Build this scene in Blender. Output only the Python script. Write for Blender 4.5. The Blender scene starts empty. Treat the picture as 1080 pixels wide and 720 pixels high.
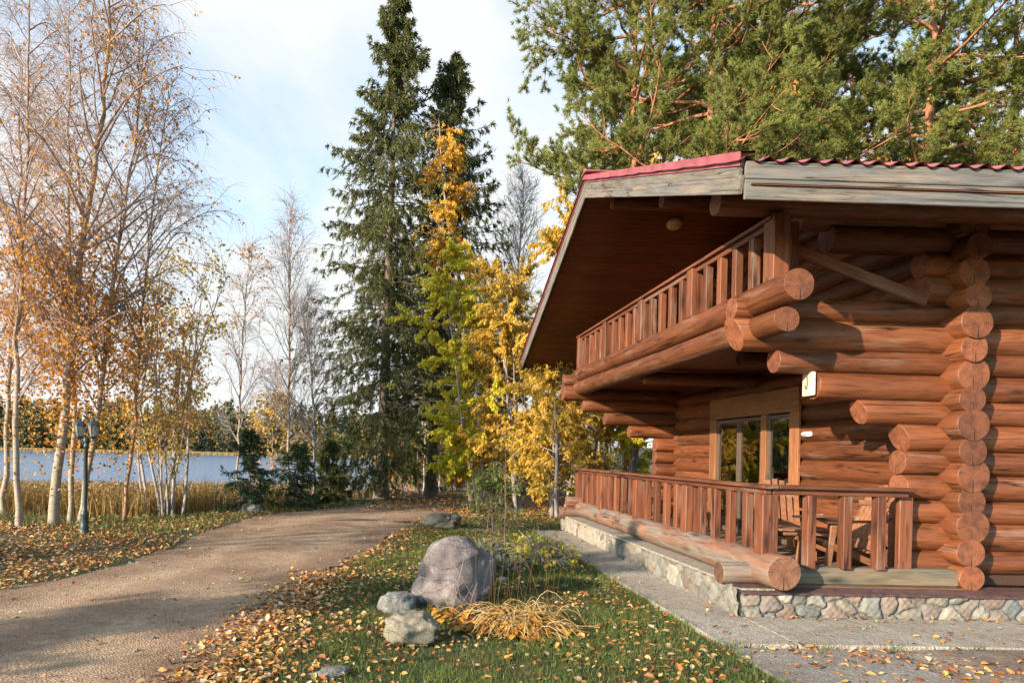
import bpy, math, random
import numpy as np
from mathutils import Vector, Matrix, noise as mnoise

# ------------------------------------------------------------------ camera, sky, sun, exposure
scene = bpy.context.scene
COL = scene.collection
R = math.radians
cam_d = bpy.data.cameras.new('camera'); cam = bpy.data.objects.new('camera', cam_d); COL.objects.link(cam)
cam_d.sensor_width = 36; cam_d.lens = 24
cam_d.shift_x = 0.0889; cam_d.shift_y = 0.1087
cam_d.clip_start = 0.05; cam_d.clip_end = 3000
cam.matrix_world = (Matrix.Translation((0, 0, 1.6)) @ Matrix.Rotation(R(-1.43), 4, 'Z')
                    @ Matrix.Rotation(R(90), 4, 'X') @ Matrix.Rotation(R(1.3), 4, 'Z'))
scene.camera = cam

SUN_TO = Vector((-2.55, -1.9, 1.0)).normalized()          # direction towards the sun
SUN_EL = math.asin(SUN_TO.z)
sun_d = bpy.data.lights.new('sun', 'SUN'); sun = bpy.data.objects.new('sun', sun_d); COL.objects.link(sun)
sun_d.energy = 5.0; sun_d.angle = R(0.53); sun_d.color = (1.0, 0.85, 0.67)
sun.rotation_euler = (-SUN_TO).to_track_quat('-Z', 'Y').to_euler(); sun.location = (-30, -20, 30)

world = bpy.data.worlds.new('World'); scene.world = world; world.use_nodes = True
nt = world.node_tree; nt.nodes.clear()
def wn(t, **k):
    n = nt.nodes.new(t)
    for a, b in k.items(): setattr(n, a, b)
    return n
w_out = wn('ShaderNodeOutputWorld'); w_bg = wn('ShaderNodeBackground'); w_bg.inputs[1].default_value = 0.118
sky = wn('ShaderNodeTexSky', sky_type='NISHITA', sun_disc=False, sun_elevation=SUN_EL, sun_rotation=R(233),
         altitude=100, air_density=1.0, dust_density=0.6, ozone_density=1.2)
tc = wn('ShaderNodeTexCoord'); sep = wn('ShaderNodeSeparateXYZ')
nt.links.new(tc.outputs['Generated'], sep.inputs[0])
zc = wn('ShaderNodeMath', operation='MAXIMUM'); zc.inputs[1].default_value = 0.0; nt.links.new(sep.outputs[2], zc.inputs[0])
za = wn('ShaderNodeMath', operation='ADD'); za.inputs[1].default_value = 0.16; nt.links.new(zc.outputs[0], za.inputs[0])
dx = wn('ShaderNodeMath', operation='DIVIDE'); dy = wn('ShaderNodeMath', operation='DIVIDE')
nt.links.new(sep.outputs[0], dx.inputs[0]); nt.links.new(za.outputs[0], dx.inputs[1])
nt.links.new(sep.outputs[1], dy.inputs[0]); nt.links.new(za.outputs[0], dy.inputs[1])
cmb = wn('ShaderNodeCombineXYZ'); nt.links.new(dx.outputs[0], cmb.inputs[0]); nt.links.new(dy.outputs[0], cmb.inputs[1])
cn = wn('ShaderNodeTexNoise'); cn.inputs['Scale'].default_value = 1.15; cn.inputs['Detail'].default_value = 7
cn.inputs['Roughness'].default_value = 0.52; cn.inputs['Distortion'].default_value = 0.35
cmap = wn('ShaderNodeMapping'); cmap.inputs['Location'].default_value = (5.3, 2.1, 0); cmap.inputs['Scale'].default_value = (1, 0.75, 1)
nt.links.new(cmb.outputs[0], cmap.inputs[0]); nt.links.new(cmap.outputs[0], cn.inputs['Vector'])
cr = wn('ShaderNodeValToRGB'); cr.color_ramp.elements[0].position = 0.22; cr.color_ramp.elements[1].position = 0.47
nt.links.new(cn.outputs[0], cr.inputs[0])
cmix = wn('ShaderNodeMixRGB'); cmix.inputs['Color2'].default_value = (3.8, 3.92, 3.98, 1)
fr_ = wn('ShaderNodeMapRange', interpolation_type='SMOOTHSTEP'); nt.links.new(sep.outputs[1], fr_.inputs[0])   # the cloud sheet lies ahead, the sky behind is clear
fr_.inputs[1].default_value = -0.35; fr_.inputs[2].default_value = 0.45
cfm = wn('ShaderNodeMath', operation='MULTIPLY'); nt.links.new(cr.outputs[0], cfm.inputs[0]); nt.links.new(fr_.outputs[0], cfm.inputs[1])
nt.links.new(cfm.outputs[0], cmix.inputs['Fac'])
sk2 = wn('ShaderNodeMixRGB', blend_type='MULTIPLY'); sk2.inputs['Fac'].default_value = 1; sk2.inputs['Color2'].default_value = (1.2, 1.5, 1.6, 1)
nt.links.new(sky.outputs[0], sk2.inputs['Color1']); nt.links.new(sk2.outputs[0], cmix.inputs['Color1'])
nt.links.new(cmix.outputs[0], w_bg.inputs[0]); nt.links.new(w_bg.outputs[0], w_out.inputs[0])

vs = scene.view_settings
vs.view_transform = 'Standard'; vs.look = 'None'; vs.exposure = 1.15; vs.gamma = 1.0; vs.use_curve_mapping = False
scene.render.engine = 'CYCLES'
cy = scene.cycles
cy.max_bounces = 6; cy.diffuse_bounces = 3; cy.glossy_bounces = 3; cy.transmission_bounces = 4; cy.transparent_max_bounces = 8
cy.caustics_reflective = False; cy.caustics_refractive = False; cy.use_denoising = True

# ------------------------------------------------------------------ helpers
def tag(o, label=None, cat=None, group=None, kind=None):
    if label: o['label'] = label
    if cat: o['category'] = cat
    if group: o['group'] = group
    if kind: o['kind'] = kind
    return o
WL = {}                                   # world position of every object
def link(o, parent=None, loc=(0, 0, 0)):
    COL.objects.link(o)
    o.location = loc; WL[o.name] = Vector(loc)
    if parent is not None:                # children are laid out in world coordinates
        o.parent = parent; o.matrix_parent_inverse = parent.matrix_basis.inverted()
    return o
def empty(name, loc):
    o = bpy.data.objects.new(name, None); o.empty_display_size = 0.3
    return link(o, None, loc)
def mesh_np(name, V, F, mats=(), attr=None, smooth=False, midx=None):
    """V (n,3); F list of int arrays (m,k) of equal or mixed k."""
    me = bpy.data.meshes.new(name)
    V = np.asarray(V, np.float32)
    if not isinstance(F, (list, tuple)): F = [F]
    F = [np.asarray(f, np.int32) for f in F if len(f)]
    me.vertices.add(len(V)); me.vertices.foreach_set('co', V.ravel())
    nl = sum(f.size for f in F); npoly = sum(len(f) for f in F)
    me.loops.add(nl); me.loops.foreach_set('vertex_index', np.concatenate([f.ravel() for f in F]))
    st = []; c = 0
    for f in F:
        st.append(c + np.arange(len(f)) * f.shape[1]); c += f.size
    me.polygons.add(npoly); me.polygons.foreach_set('loop_start', np.concatenate(st).astype(np.int32))
    for m in mats: me.materials.append(m)
    if midx is not None: me.polygons.foreach_set('material_index', np.asarray(midx, np.int32))
    if attr is not None:
        for k, (dom, data) in attr.items():
            a = me.attributes.new(k, 'FLOAT', dom); a.data.foreach_set('value', np.asarray(data, np.float32))
    me.update(calc_edges=True)
    me.polygons.foreach_set('use_smooth', np.full(npoly, bool(smooth)))
    return me
def obj(name, me, parent=None, loc=(0, 0, 0)):
    return link(bpy.data.objects.new(name, me), parent, loc)
def nrm(a):
    return a / np.maximum(np.linalg.norm(a, axis=-1, keepdims=True), 1e-9)

class Geo:
    """collects quads and triangles for one mesh"""
    def __init__(s): s.V = []; s.Q = []; s.T = []; s.aq = []; s.at = []; s.n = 0; s.mq = []; s.mt = []
    def add(s, V, F, a=0.0, m=0):
        V = np.asarray(V, float).reshape(-1, 3); F = np.asarray(F, int)
        if len(F) == 0: return
        s.V.append(V)
        a = np.broadcast_to(np.asarray(a, float), (len(F),))
        (s.Q if F.shape[1] == 4 else s.T).append(F + s.n)
        (s.aq if F.shape[1] == 4 else s.at).append(a)
        (s.mq if F.shape[1] == 4 else s.mt).append(np.full(len(F), m))
        s.n += len(V)
    def build(s, name, mats, parent=None, loc=(0, 0, 0), smooth=False, attr=True):
        if not isinstance(mats, (list, tuple)): mats = [mats]
        F = ([np.concatenate(s.Q)] if s.Q else []) + ([np.concatenate(s.T)] if s.T else [])
        A = np.concatenate(s.aq + s.at); M = np.concatenate(s.mq + s.mt)
        me = mesh_np(name, np.concatenate(s.V), F, mats, {'rnd': ('FACE', A)} if attr else None, smooth, M)
        return obj(name, me, parent, loc)
    # ---- primitives
    def beam(s, p0, p1, w, h, ch=0.006, up=(0, 0, 1), m=0):
        p0 = np.array(p0, float); p1 = np.array(p1, float)
        x = nrm(p1 - p0); u = np.array(up, float); y = nrm(np.cross(u, x)); z = np.cross(x, y)
        a, b, c = w / 2, h / 2, min(ch, w / 3, h / 3)
        sec = [(a, b - c), (a - c, b), (-a + c, b), (-a, b - c), (-a, -b + c), (-a + c, -b), (a - c, -b), (a, -b + c)]
        V = []
        for P, k in ((p0, 1 - c / max(a, b)), (p0 + x * c, 1), (p1 - x * c, 1), (p1, 1 - c / max(a, b))):
            for (sy, sz) in sec: V.append(P + y * sy * k + z * sz * k)
        F = []
        for r in range(3):
            for i in range(8):
                j = (i + 1) % 8
                F.append((r * 8 + i, r * 8 + j, r * 8 + 8 + j, r * 8 + 8 + i))
        V += [p0, p1]; T = []
        for i in range(8):
            j = (i + 1) % 8
            T.append((32, j, i)); T.append((33, 24 + i, 24 + j))
        n0 = s.n
        s.add(V, F, 0, m)
        s.T.append(np.array(T) + n0); s.at.append(np.zeros(16)); s.mt.append(np.full(16, m))
    def lathe(s, prof, center=(0, 0, 0), n=16, m=0, sq=None):
        prof = np.array(prof, float); ang = np.arange(n) * 2 * np.pi / n + (np.pi / n)
        V = []
        for r, z in prof:
            V.append(np.stack([r * np.cos(ang), r * np.sin(ang), np.full(n, z)], 1))
        V = np.concatenate(V) + np.array(center)
        F = []
        for k in range(len(prof) - 1):
            for i in range(n):
                j = (i + 1) % n
                F.append((k * n + i, k * n + j, (k + 1) * n + j, (k + 1) * n + i))
        s.add(V, F, 0, m)

def frames(P):
    T = np.zeros_like(P); T[:, 1:-1] = P[:, 2:] - P[:, :-2]; T[:, 0] = P[:, 1] - P[:, 0]; T[:, -1] = P[:, -1] - P[:, -2]
    T = nrm(T)
    mean = nrm(P[:, -1] - P[:, 0])
    ref = np.where(np.abs(mean[:, 2:3]) > 0.75, np.array([[1.0, 0.13, 0]]), np.array([[0, 0.0, 1.0]]))
    U = nrm(np.cross(T, ref[:, None, :])); W = np.cross(T, U)
    return T, U, W
def tubes(g, P, Rr, sides=4, m=0, a=0.0):
    """P (B,n,3) polylines, Rr (B,n) radii"""
    B, n, _ = P.shape
    T, U, W = frames(P)
    ang = np.arange(sides) * 2 * np.pi / sides
    V = P[:, :, None, :] + Rr[:, :, None, None] * (U[:, :, None, :] * np.cos(ang)[None, None, :, None] + W[:, :, None, :] * np.sin(ang)[None, None, :, None])
    V = V.reshape(-1, 3)
    idx = np.arange(B * n * sides).reshape(B, n, sides)
    a0 = idx[:, :-1, :]; a1 = np.roll(idx, -1, axis=2)[:, :-1, :]; b1 = np.roll(idx, -1, axis=2)[:, 1:, :]; b0 = idx[:, 1:, :]
    F = np.stack([a0, b0, b1, a1], -1).reshape(-1, 4)
    g.add(V, F, a, m)
def grow(rg, S, D, L, n, up=0.0, nz=0.1):
    B = len(S); L = np.broadcast_to(np.asarray(L, float), (B,))
    ups = np.broadcast_to(np.asarray(up, float), (n - 1,))
    P = [S]; D = nrm(D); st = (L / (n - 1))[:, None]
    for i in range(n - 1):
        D = D + rg.normal(0, nz, (B, 3)); D[:, 2] += ups[i]; D = nrm(D)
        P.append(P[-1] + D * st)
    return np.stack(P, 1)
def spawn(rg, P, k, t0, t1, ang, flat=0.0, angv=0.2):
    """k children on each polyline; returns start, dir, parent index, t"""
    B, n, _ = P.shape
    pi = np.repeat(np.arange(B), k)
    t = np.tile((np.arange(k) + 0.5) / k, B) + rg.uniform(-0.5, 0.5, B * k) / k
    t = t0 + (t1 - t0) * np.clip(t, 0, 1)
    f = t * (n - 1); i = np.minimum(f.astype(int), n - 2); fr = (f - i)[:, None]
    S = P[pi, i] * (1 - fr) + P[pi, i + 1] * fr
    T = nrm(P[pi, i + 1] - P[pi, i])
    rv = rg.normal(0, 1, S.shape); rv[:, 2] *= (1 - flat)
    pr = nrm(rv - T * np.sum(rv * T, 1, keepdims=True))
    a = (ang + rg.normal(0, angv, len(S)))[:, None]
    return S, nrm(T * np.cos(a) + pr * np.sin(a)), pi, t
def along(rg, P, k):
    B, n, _ = P.shape
    pi = np.repeat(np.arange(B), k); f = rg.uniform(0.15, 1, B * k) * (n - 1)
    i = np.minimum(f.astype(int), n - 2); fr = (f - i)[:, None]
    return P[pi, i] * (1 - fr) + P[pi, i + 1] * fr, nrm(P[pi, i + 1] - P[pi, i])
def leaves(g, rg, C, size, hang=0.3, wid=0.55, dirs=None, a=None, m=0):
    N = len(C)
    if N == 0: return
    d = rg.normal(0, 1, (N, 3)); d[:, 2] -= hang * 2
    if dirs is not None: d = d * 0.6 + dirs * 1.2
    d = nrm(d); w = nrm(np.cross(d, rg.normal(0, 1, (N, 3))))
    s = (size * rg.uniform(0.65, 1.25, N))[:, None]
    nn = np.cross(d, w)
    V = np.stack([C, C + d * s * 0.45 + w * s * wid * 0.5 + nn * s * .08, C + d * s, C + d * s * 0.45 - w * s * wid * 0.5 + nn * s * .08], 1).reshape(-1, 3)
    g.add(V, np.arange(N * 4).reshape(N, 4), rg.uniform(0, 1, N) if a is None else a, m)

# ------------------------------------------------------------------ materials
MATS = {}
def newmat(name):
    m = bpy.data.materials.new(name); m.use_nodes = True
    n = m.node_tree; n.nodes.clear()
    out = n.nodes.new('ShaderNodeOutputMaterial'); b = n.nodes.new('ShaderNodeBsdfPrincipled')
    n.links.new(b.outputs[0], out.inputs[0])
    MATS[name] = m
    return m, n, b, out
def nd(n, t, ins=None, **k):
    x = n.nodes.new(t)
    for a, b in k.items(): setattr(x, a, b)
    for a, b in (ins or {}).items():
        if isinstance(b, bpy.types.NodeSocket): n.links.new(b, x.inputs[a])
        else: x.inputs[a].default_value = b
    return x
def c4(c): return (c[0], c[1], c[2], 1)
def ramp(n, fac, stops, interp='LINEAR'):
    r = n.nodes.new('ShaderNodeValToRGB'); n.links.new(fac, r.inputs[0]); e = r.color_ramp.elements
    r.color_ramp.interpolation = interp
    while len(e) < len(stops): e.new(0.5)
    for i, (p, c) in enumerate(stops):
        e[i].position = p; e[i].color = c4(c) if not np.isscalar(c) else (c, c, c, 1)
    return r.outputs[0]
def mix(n, fac, a, b, mode='MIX'):
    x = n.nodes.new('ShaderNodeMixRGB'); x.blend_type = mode
    for s, v in (('Fac', fac), ('Color1', a), ('Color2', b)):
        if isinstance(v, bpy.types.NodeSocket): n.links.new(v, x.inputs[s])
        elif np.isscalar(v): x.inputs[s].default_value = v
        else: x.inputs[s].default_value = c4(v)
    return x.outputs[0]
def coords(n, scale=(1, 1, 1), which='Object', rnd=True):
    t = n.nodes.new('ShaderNodeTexCoord'); v = t.outputs[which]
    if rnd:
        oi = n.nodes.new('ShaderNodeObjectInfo')
        mm = nd(n, 'ShaderNodeMath', {0: oi.outputs['Random'], 1: 37.0}, operation='MULTIPLY')
        va = nd(n, 'ShaderNodeVectorMath', {0: v, 1: mm.outputs[0]}, operation='ADD'); v = va.outputs[0]
    mp = nd(n, 'ShaderNodeMapping', {'Vector': v, 'Scale': scale})
    return mp.outputs[0]
def noise(n, vec, scale, detail=4, rough=0.55, dist=0.0):
    return nd(n, 'ShaderNodeTexNoise', {'Vector': vec, 'Scale': scale, 'Detail': detail, 'Roughness': rough, 'Distortion': dist}).outputs[0]
def bump(n, b, h, strength, dist=0.01):
    x = nd(n, 'ShaderNodeBump', {'Height': h, 'Strength': strength, 'Distance': dist}); n.links.new(x.outputs[0], b.inputs['Normal'])

def wood(name, base, dark, var=0.35, weather=0.0, rough=0.6, crack=True, wcol=(.30, .27, .24)):
    m, n, b, o = newmat(name)
    v = coords(n, (1.7, 17, 17)); v2 = coords(n, (0.5, 3, 3)); v3 = coords(n, (0.35, 60, 60))
    g = noise(n, v, 1.6, 6, 0.65, 0.5)
    col = ramp(n, g, [(0.25, dark), (0.5, base), (0.8, tuple(min(1, c * 1.35) for c in base))])
    big = noise(n, v2, 1.3, 3)
    col = mix(n, 0.75, col, ramp(n, big, [(0.3, (.62, .60, .58)), (0.7, (1.12, 1.08, 1.05))]), 'MULTIPLY')
    oi = n.nodes.new('ShaderNodeObjectInfo')
    col = mix(n, 1.0, col, ramp(n, oi.outputs['Random'], [(0, (1 - var,) * 3), (0.5, (1, 1 - var * .15, 1 - var * .2)), (1, (1 + var * .5, 1 + var * .55, 1 + var * .6))]), 'MULTIPLY')
    if weather > 0:
        wv = noise(n, coords(n, (0.7, 4, 4)), 1.7, 5, 0.6)
        grey = ramp(n, g, [(0.25, tuple(c * .45 for c in wcol)), (0.6, wcol), (0.85, tuple(c * 1.3 for c in wcol))])
        col = mix(n, ramp(n, wv, [(0.62 - weather * .5, 0.0), (0.85 - weather * .5, 1.0)]), col, grey)
    if crack:
        ck = noise(n, v3, 1.0, 2, 0.5)
        cm = ramp(n, ck, [(0.30, 0.25), (0.36, 1.0)])
        col = mix(n, 0.7, col, cm, 'MULTIPLY')
        dc = noise(n, coords(n, (0.22, 5, 5)), 1.6, 3, 0.45, 0.25)          # long wandering drying checks
        lines = ramp(n, dc, [(0.0, 1.0), (0.478, 1.0), (0.492, 0.12), (0.506, 1.0), (1.0, 1.0)])
        gate = ramp(n, noise(n, coords(n, (0.6, 2, 2)), 1.1, 2), [(0.42, 0.0), (0.55, 1.0)])
        col = mix(n, gate, col, mix(n, 1.0, col, lines, 'MULTIPLY'))
        kn = nd(n, 'ShaderNodeTexVoronoi', {'Vector': coords(n, (1.3, 4.5, 4.5)), 'Scale': 1.0})
        col = mix(n, 0.85, col, ramp(n, kn.outputs['Distance'], [(0.07, .2), (0.15, .7), (0.26, 1.0)]), 'MULTIPLY')
        g = mix(n, 0.35, g, mix(n, gate, (1, 1, 1), lines), 'MULTIPLY')
    n.links.new(col, b.inputs['Base Color']); b.inputs['Roughness'].default_value = rough
    b.inputs['Specular IOR Level'].default_value = 0.35
    bump(n, b, g, 0.5, 0.006)
    return m
def endgrain(name, base, dark):
    m, n, b, o = newmat(name)
    t = n.nodes.new('ShaderNodeTexCoord'); sp = nd(n, 'ShaderNodeSeparateXYZ', {0: t.outputs['Object']})
    cv = nd(n, 'ShaderNodeCombineXYZ', {1: sp.outputs[1], 2: sp.outputs[2]})
    oi = n.nodes.new('ShaderNodeObjectInfo')
    nz = nd(n, 'ShaderNodeTexNoise', {'Vector': cv.outputs[0], 'Scale': 9.0, 'Detail': 3})
    off = nd(n, 'ShaderNodeVectorMath', {0: nz.outputs['Color'], 1: (0.05, 0.05, 0.05)}, operation='MULTIPLY')
    cw = nd(n, 'ShaderNodeVectorMath', {0: cv.outputs[0], 1: off.outputs[0]}, operation='ADD')
    ln = nd(n, 'ShaderNodeVectorMath', {0: cw.outputs[0]}, operation='LENGTH')
    wv = nd(n, 'ShaderNodeMath', {0: ln.outputs['Value'], 1: 330.0}, operation='MULTIPLY')
    sn = nd(n, 'ShaderNodeMath', {0: wv.outputs[0]}, operation='SINE')
    rg_ = ramp(n, sn.outputs[0], [(0.0, dark), (0.7, base)])
    rg_ = mix(n, 0.55, rg_, base)
    # radial cracks: noise over the angle
    at = nd(n, 'ShaderNodeMath', {0: sp.outputs[1], 1: sp.outputs[2]}, operation='ARCTAN2')
    av = nd(n, 'ShaderNodeCombineXYZ', {0: at.outputs[0], 1: nd(n, 'ShaderNodeMath', {0: oi.outputs['Random'], 1: 50.0}, operation='MULTIPLY').outputs[0]})
    an = nd(n, 'ShaderNodeTexNoise', {'Vector': av.outputs[0], 'Scale': 2.6, 'Detail': 3})
    ck = ramp(n, an.outputs[0], [(0.0, 1.0), (0.40, 1.0), (0.414, .22), (0.428, 1.0), (0.56, 1.0), (0.57, .3), (0.58, 1.0), (1.0, 1.0)])
    far = ramp(n, ln.outputs['Value'], [(0.02, 0.25), (0.09, 1.0)])
    col = mix(n, far, rg_, mix(n, 1.0, rg_, ck, 'MULTIPLY'))
    ay = nd(n, 'ShaderNodeMath', {0: sp.outputs[1]}, operation='ABSOLUTE')
    kw = nd(n, 'ShaderNodeMath', {0: nd(n, 'ShaderNodeMath', {0: sp.outputs[2], 1: -0.035}, operation='MULTIPLY').outputs[0], 1: 0.0015}, operation='ADD')
    k1 = nd(n, 'ShaderNodeMath', {0: ay.outputs[0], 1: kw.outputs[0]}, operation='LESS_THAN'); k2 = nd(n, 'ShaderNodeMath', {0: sp.outputs[2], 1: -0.03}, operation='LESS_THAN')
    kf = nd(n, 'ShaderNodeMath', {0: k1.outputs[0], 1: k2.outputs[0]}, operation='MULTIPLY')
    col = mix(n, kf.outputs[0], col, (.02, .01, .006))
    col = mix(n, 1.0, col, ramp(n, oi.outputs['Random'], [(0, (.62, .60, .58)), (0.5, (1, 1, 1)), (1, (1.2, 1.12, 1.05))]), 'MULTIPLY')
    st_ = noise(n, coords(n, (1, 5, 5)), 1.6, 4, 0.6); col = mix(n, 0.8, col, ramp(n, st_, [(0.34, (.5, .47, .45)), (0.58, (1.1, 1.1, 1.1))]), 'MULTIPLY')
    sp2 = noise(n, coords(n, (1, 1, 1)), 26, 4)
    col = mix(n, 0.6, col, ramp(n, sp2, [(0.3, (.6, .58, .55)), (0.7, (1.15, 1.15, 1.15))]), 'MULTIPLY')
    n.links.new(col, b.inputs['Base Color']); b.inputs['Roughness'].default_value = 0.75
    bump(n, b, sn.outputs[0], 0.15, 0.003)
    return m
def plain(name, col, rough=0.5, metal=0.0, nscale=20, nvar=0.2, bmp=0.0, spec=0.5):
    m, n, b, o = newmat(name)
    g = noise(n, coords(n), nscale, 4)
    c = mix(n, 1.0, col, ramp(n, g, [(0.3, (1 - nvar,) * 3), (0.7, (1 + nvar,) * 3)]), 'MULTIPLY')
    n.links.new(c, b.inputs['Base Color']); b.inputs['Roughness'].default_value = rough; b.inputs['Metallic'].default_value = metal
    b.inputs['Specular IOR Level'].default_value = spec
    if bmp: bump(n, b, g, bmp, 0.01)
    return m
def leafmat(name, stops, trans=0.35, rough=0.55, clump=0.35):
    m, n, b, out = newmat(name)
    at = nd(n, 'ShaderNodeAttribute', attribute_name='rnd')
    c = ramp(n, at.outputs['Fac'], stops)
    cl = noise(n, coords(n), 0.9, 3)
    c = mix(n, clump, c, ramp(n, cl, [(0.3, (.5, .55, .5)), (0.7, (1.4, 1.35, 1.2))]), 'MULTIPLY')
    n.links.new(c, b.inputs['Base Color']); b.inputs['Roughness'].default_value = rough; b.inputs['Specular IOR Level'].default_value = 0.25
    if trans > 0:
        tr = nd(n, 'ShaderNodeBsdfTranslucent', {0: c}); ms = nd(n, 'ShaderNodeMixShader', {0: trans, 1: b.outputs[0], 2: tr.outputs[0]})
        n.links.new(ms.outputs[0], out.inputs[0])
    return m

M_LOG = wood('log_wood', (.185, .062, .023), (.058, .018, .008), 0.40, 0.12, 0.55, wcol=(.26, .16, .11))
M_END = endgrain('log_end_grain', (.245, .080, .031), (.13, .04, .016))
M_WLOG = wood('weathered_log', (.22, .098, .055), (.09, .04, .024), 0.25, 0.52, 0.75, wcol=(.21, .165, .13))
M_WEND = endgrain('weathered_end_grain', (.20, .092, .05), (.11, .05, .028))
M_SILL = wood('mossy_sill', (.17, .125, .08), (.07, .055, .035), 0.2, 0.4, 0.85, wcol=(.14, .125, .09))
M_RAIL = wood('rail_wood', (.17, .058, .026), (.075, .026, .013), 0.35, 0.18, 0.6, wcol=(.22, .15, .11))
M_SOFF = wood('soffit_boards', (.17, .052, .020), (.085, .024, .010), 0.1, 0, 0.55, crack=False)
M_GREY = wood('weathered_board', (.20, .165, .13), (.055, .047, .04), 0.2, 0.55, 0.85, wcol=(.15, .14, .13))
M_CAS = wood('casing_wood', (.27, .115, .05), (.16, .065, .028), 0.15, 0, 0.5, crack=False)
M_CHAIR = wood('chair_wood', (.25, .11, .052), (.13, .052, .026), 0.15, 0.15, 0.55, crack=False)
M_FLOOR = wood('floor_boards', (.15, .075, .04), (.07, .035, .02), 0.15, 0.3, 0.7)
M_CORE = plain('wall_core', (.05, .022, .012), 0.9)
M_ROOF = plain('roof_metal', (.26, .062, .072), 0.5, 0.0, 3.5, 0.38)
M_COPE = plain('coping_tile', (.085, .048, .045), 0.45, 0.0, 14, 0.4, 0.2)
M_CLAMP = plain('clay_lamp_glass', (.62, .50, .33), 0.35)
M_DARKF = plain('dark_frame', (.10, .07, .05), 0.5)
M_PLAQ = wood('pale_board', (.62, .52, .38), (.42, .33, .22), 0.1, 0, 0.6, crack=False)
M_INK = plain('dark_mark', (.06, .035, .02), 0.7)
M_WHITE = plain('white_plastic', (.75, .74, .72), 0.4)
M_IRON = plain('lamp_iron', (.035, .05, .05), 0.45, 0.2, 30, 0.4, 0.1)
def glassmat():
    m, n, b, out = newmat('window_glass')
    gl = nd(n, 'ShaderNodeBsdfGlossy', {'Color': (.95, .97, 1, 1), 'Roughness': 0.02})
    tr = nd(n, 'ShaderNodeBsdfTransparent', {0: (.75, .8, .78, 1)})
    fr = nd(n, 'ShaderNodeFresnel', {'IOR': 3.0})
    ms = nd(n, 'ShaderNodeMixShader', {0: fr.outputs[0], 1: tr.outputs[0], 2: gl.outputs[0]})
    n.links.new(ms.outputs[0], out.inputs[0]); return m
M_GLASS = glassmat()
def lampglass():
    m, n, b, out = newmat('lantern_glass')
    b.inputs['Base Color'].default_value = (.30, .31, .30, 1); b.inputs['Roughness'].default_value = 0.25
    tr = nd(n, 'ShaderNodeBsdfTransparent', {0: (.9, .9, .85, 1)})
    ms = nd(n, 'ShaderNodeMixShader', {0: 0.45, 1: b.outputs[0], 2: tr.outputs[0]}); n.links.new(ms.outputs[0], out.inputs[0]); return m
M_LGLASS = lampglass()
def stonemat(name, stops, mortar, scale=14):
    m, n, b, out = newmat(name)
    at = nd(n, 'ShaderNodeAttribute', attribute_name='stone'); mo = nd(n, 'ShaderNodeAttribute', attribute_name='mortar')
    c = ramp(n, at.outputs['Fac'], stops)
    g = noise(n, coords(n, rnd=False), scale, 6, 0.65)
    g2 = noise(n, coords(n, rnd=False), 90, 3, 0.6)
    c = mix(n, 0.9, c, ramp(n, g, [(0.3, (.55, .55, .52)), (0.7, (1.3, 1.28, 1.25))]), 'MULTIPLY')
    c = mix(n, mo.outputs['Fac'], c, mix(n, 0.8, mortar, ramp(n, g, [(0.3, (.6, .6, .6)), (0.7, (1.2, 1.2, 1.2))]), 'MULTIPLY'))
    c = mix(n, 0.5, c, ramp(n, g2, [(0.3, (.65, .65, .65)), (0.7, (1.25, 1.25, 1.25))]), 'MULTIPLY')
    n.links.new(c, b.inputs['Base Color']); b.inputs['Roughness'].default_value = 0.85
    bump(n, b, mix(n, 0.5, g, g2), 0.5, 0.01); return m
M_COB = stonemat('cobble_masonry', [(0, (.10, .105, .10)), (.2, (.20, .185, .15)), (.38, (.25, .165, .13)), (.52, (.11, .12, .125)), (.68, (.30, .275, .22)), (.82, (.17, .11, .09)), (1, (.24, .22, .17))], (.15, .14, .12))
M_COBL = stonemat('limewashed_masonry', [(0, (.09, .088, .078)), (.2, (.25, .23, .19)), (.4, (.085, .085, .08)), (.6, (.29, .265, .215)), (.8, (.15, .115, .09)), (1, (.20, .19, .165))], (.13, .12, .10), 12)
def rockmat(name, a, b_, c_):
    m, n, b, out = newmat(name)
    g = noise(n, coords(n), 3.5, 8, 0.65, 0.3); s = noise(n, coords(n), 60, 3, 0.7)
    c = ramp(n, g, [(0.3, b_), (0.5, a), (0.72, c_)])
    c = mix(n, 0.6, c, ramp(n, s, [(0.35, (.6, .6, .6)), (0.65, (1.3, 1.3, 1.3))]), 'MULTIPLY')
    sp = nd(n, 'ShaderNodeTexVoronoi', {'Vector': coords(n), 'Scale': 130.0})
    c = mix(n, 0.45, c, ramp(n, sp.outputs['Color'], [(0.1, (.45, .45, .45)), (0.75, (1.1, 1.1, 1.1)), (0.95, (2.0, 1.9, 1.85))]), 'MULTIPLY')
    lc = noise(n, coords(n), 7, 5, 0.7); c = mix(n, ramp(n, lc, [(0.60, 0.0), (0.66, .55)]), c, (.33, .32, .27))
    fz = noise(n, coords(n, (1, 1, 2.5)), 1.5, 4, 0.5, 0.6); fl = ramp(n, fz, [(0.48, 1.0), (0.495, .35), (0.51, 1.0)]); c = mix(n, 0.6, c, fl, 'MULTIPLY')
    n.links.new(c, b.inputs['Base Color']); b.inputs['Roughness'].default_value = 0.85
    bump(n, b, mix(n, 1.0, mix(n, 0.45, g, s), fl, 'MULTIPLY'), 0.9, 0.02); return m
M_BOULD = rockmat('purple_granite', (.155, .125, .12), (.09, .07, .068), (.23, .19, .183))
M_GROCK = rockmat('grey_rock', (.145, .14, .125), (.07, .07, .06), (.23, .22, .195))
M_YROCK = rockmat('ochre_rock', (.17, .145, .10), (.075, .075, .058), (.25, .215, .16))
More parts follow.
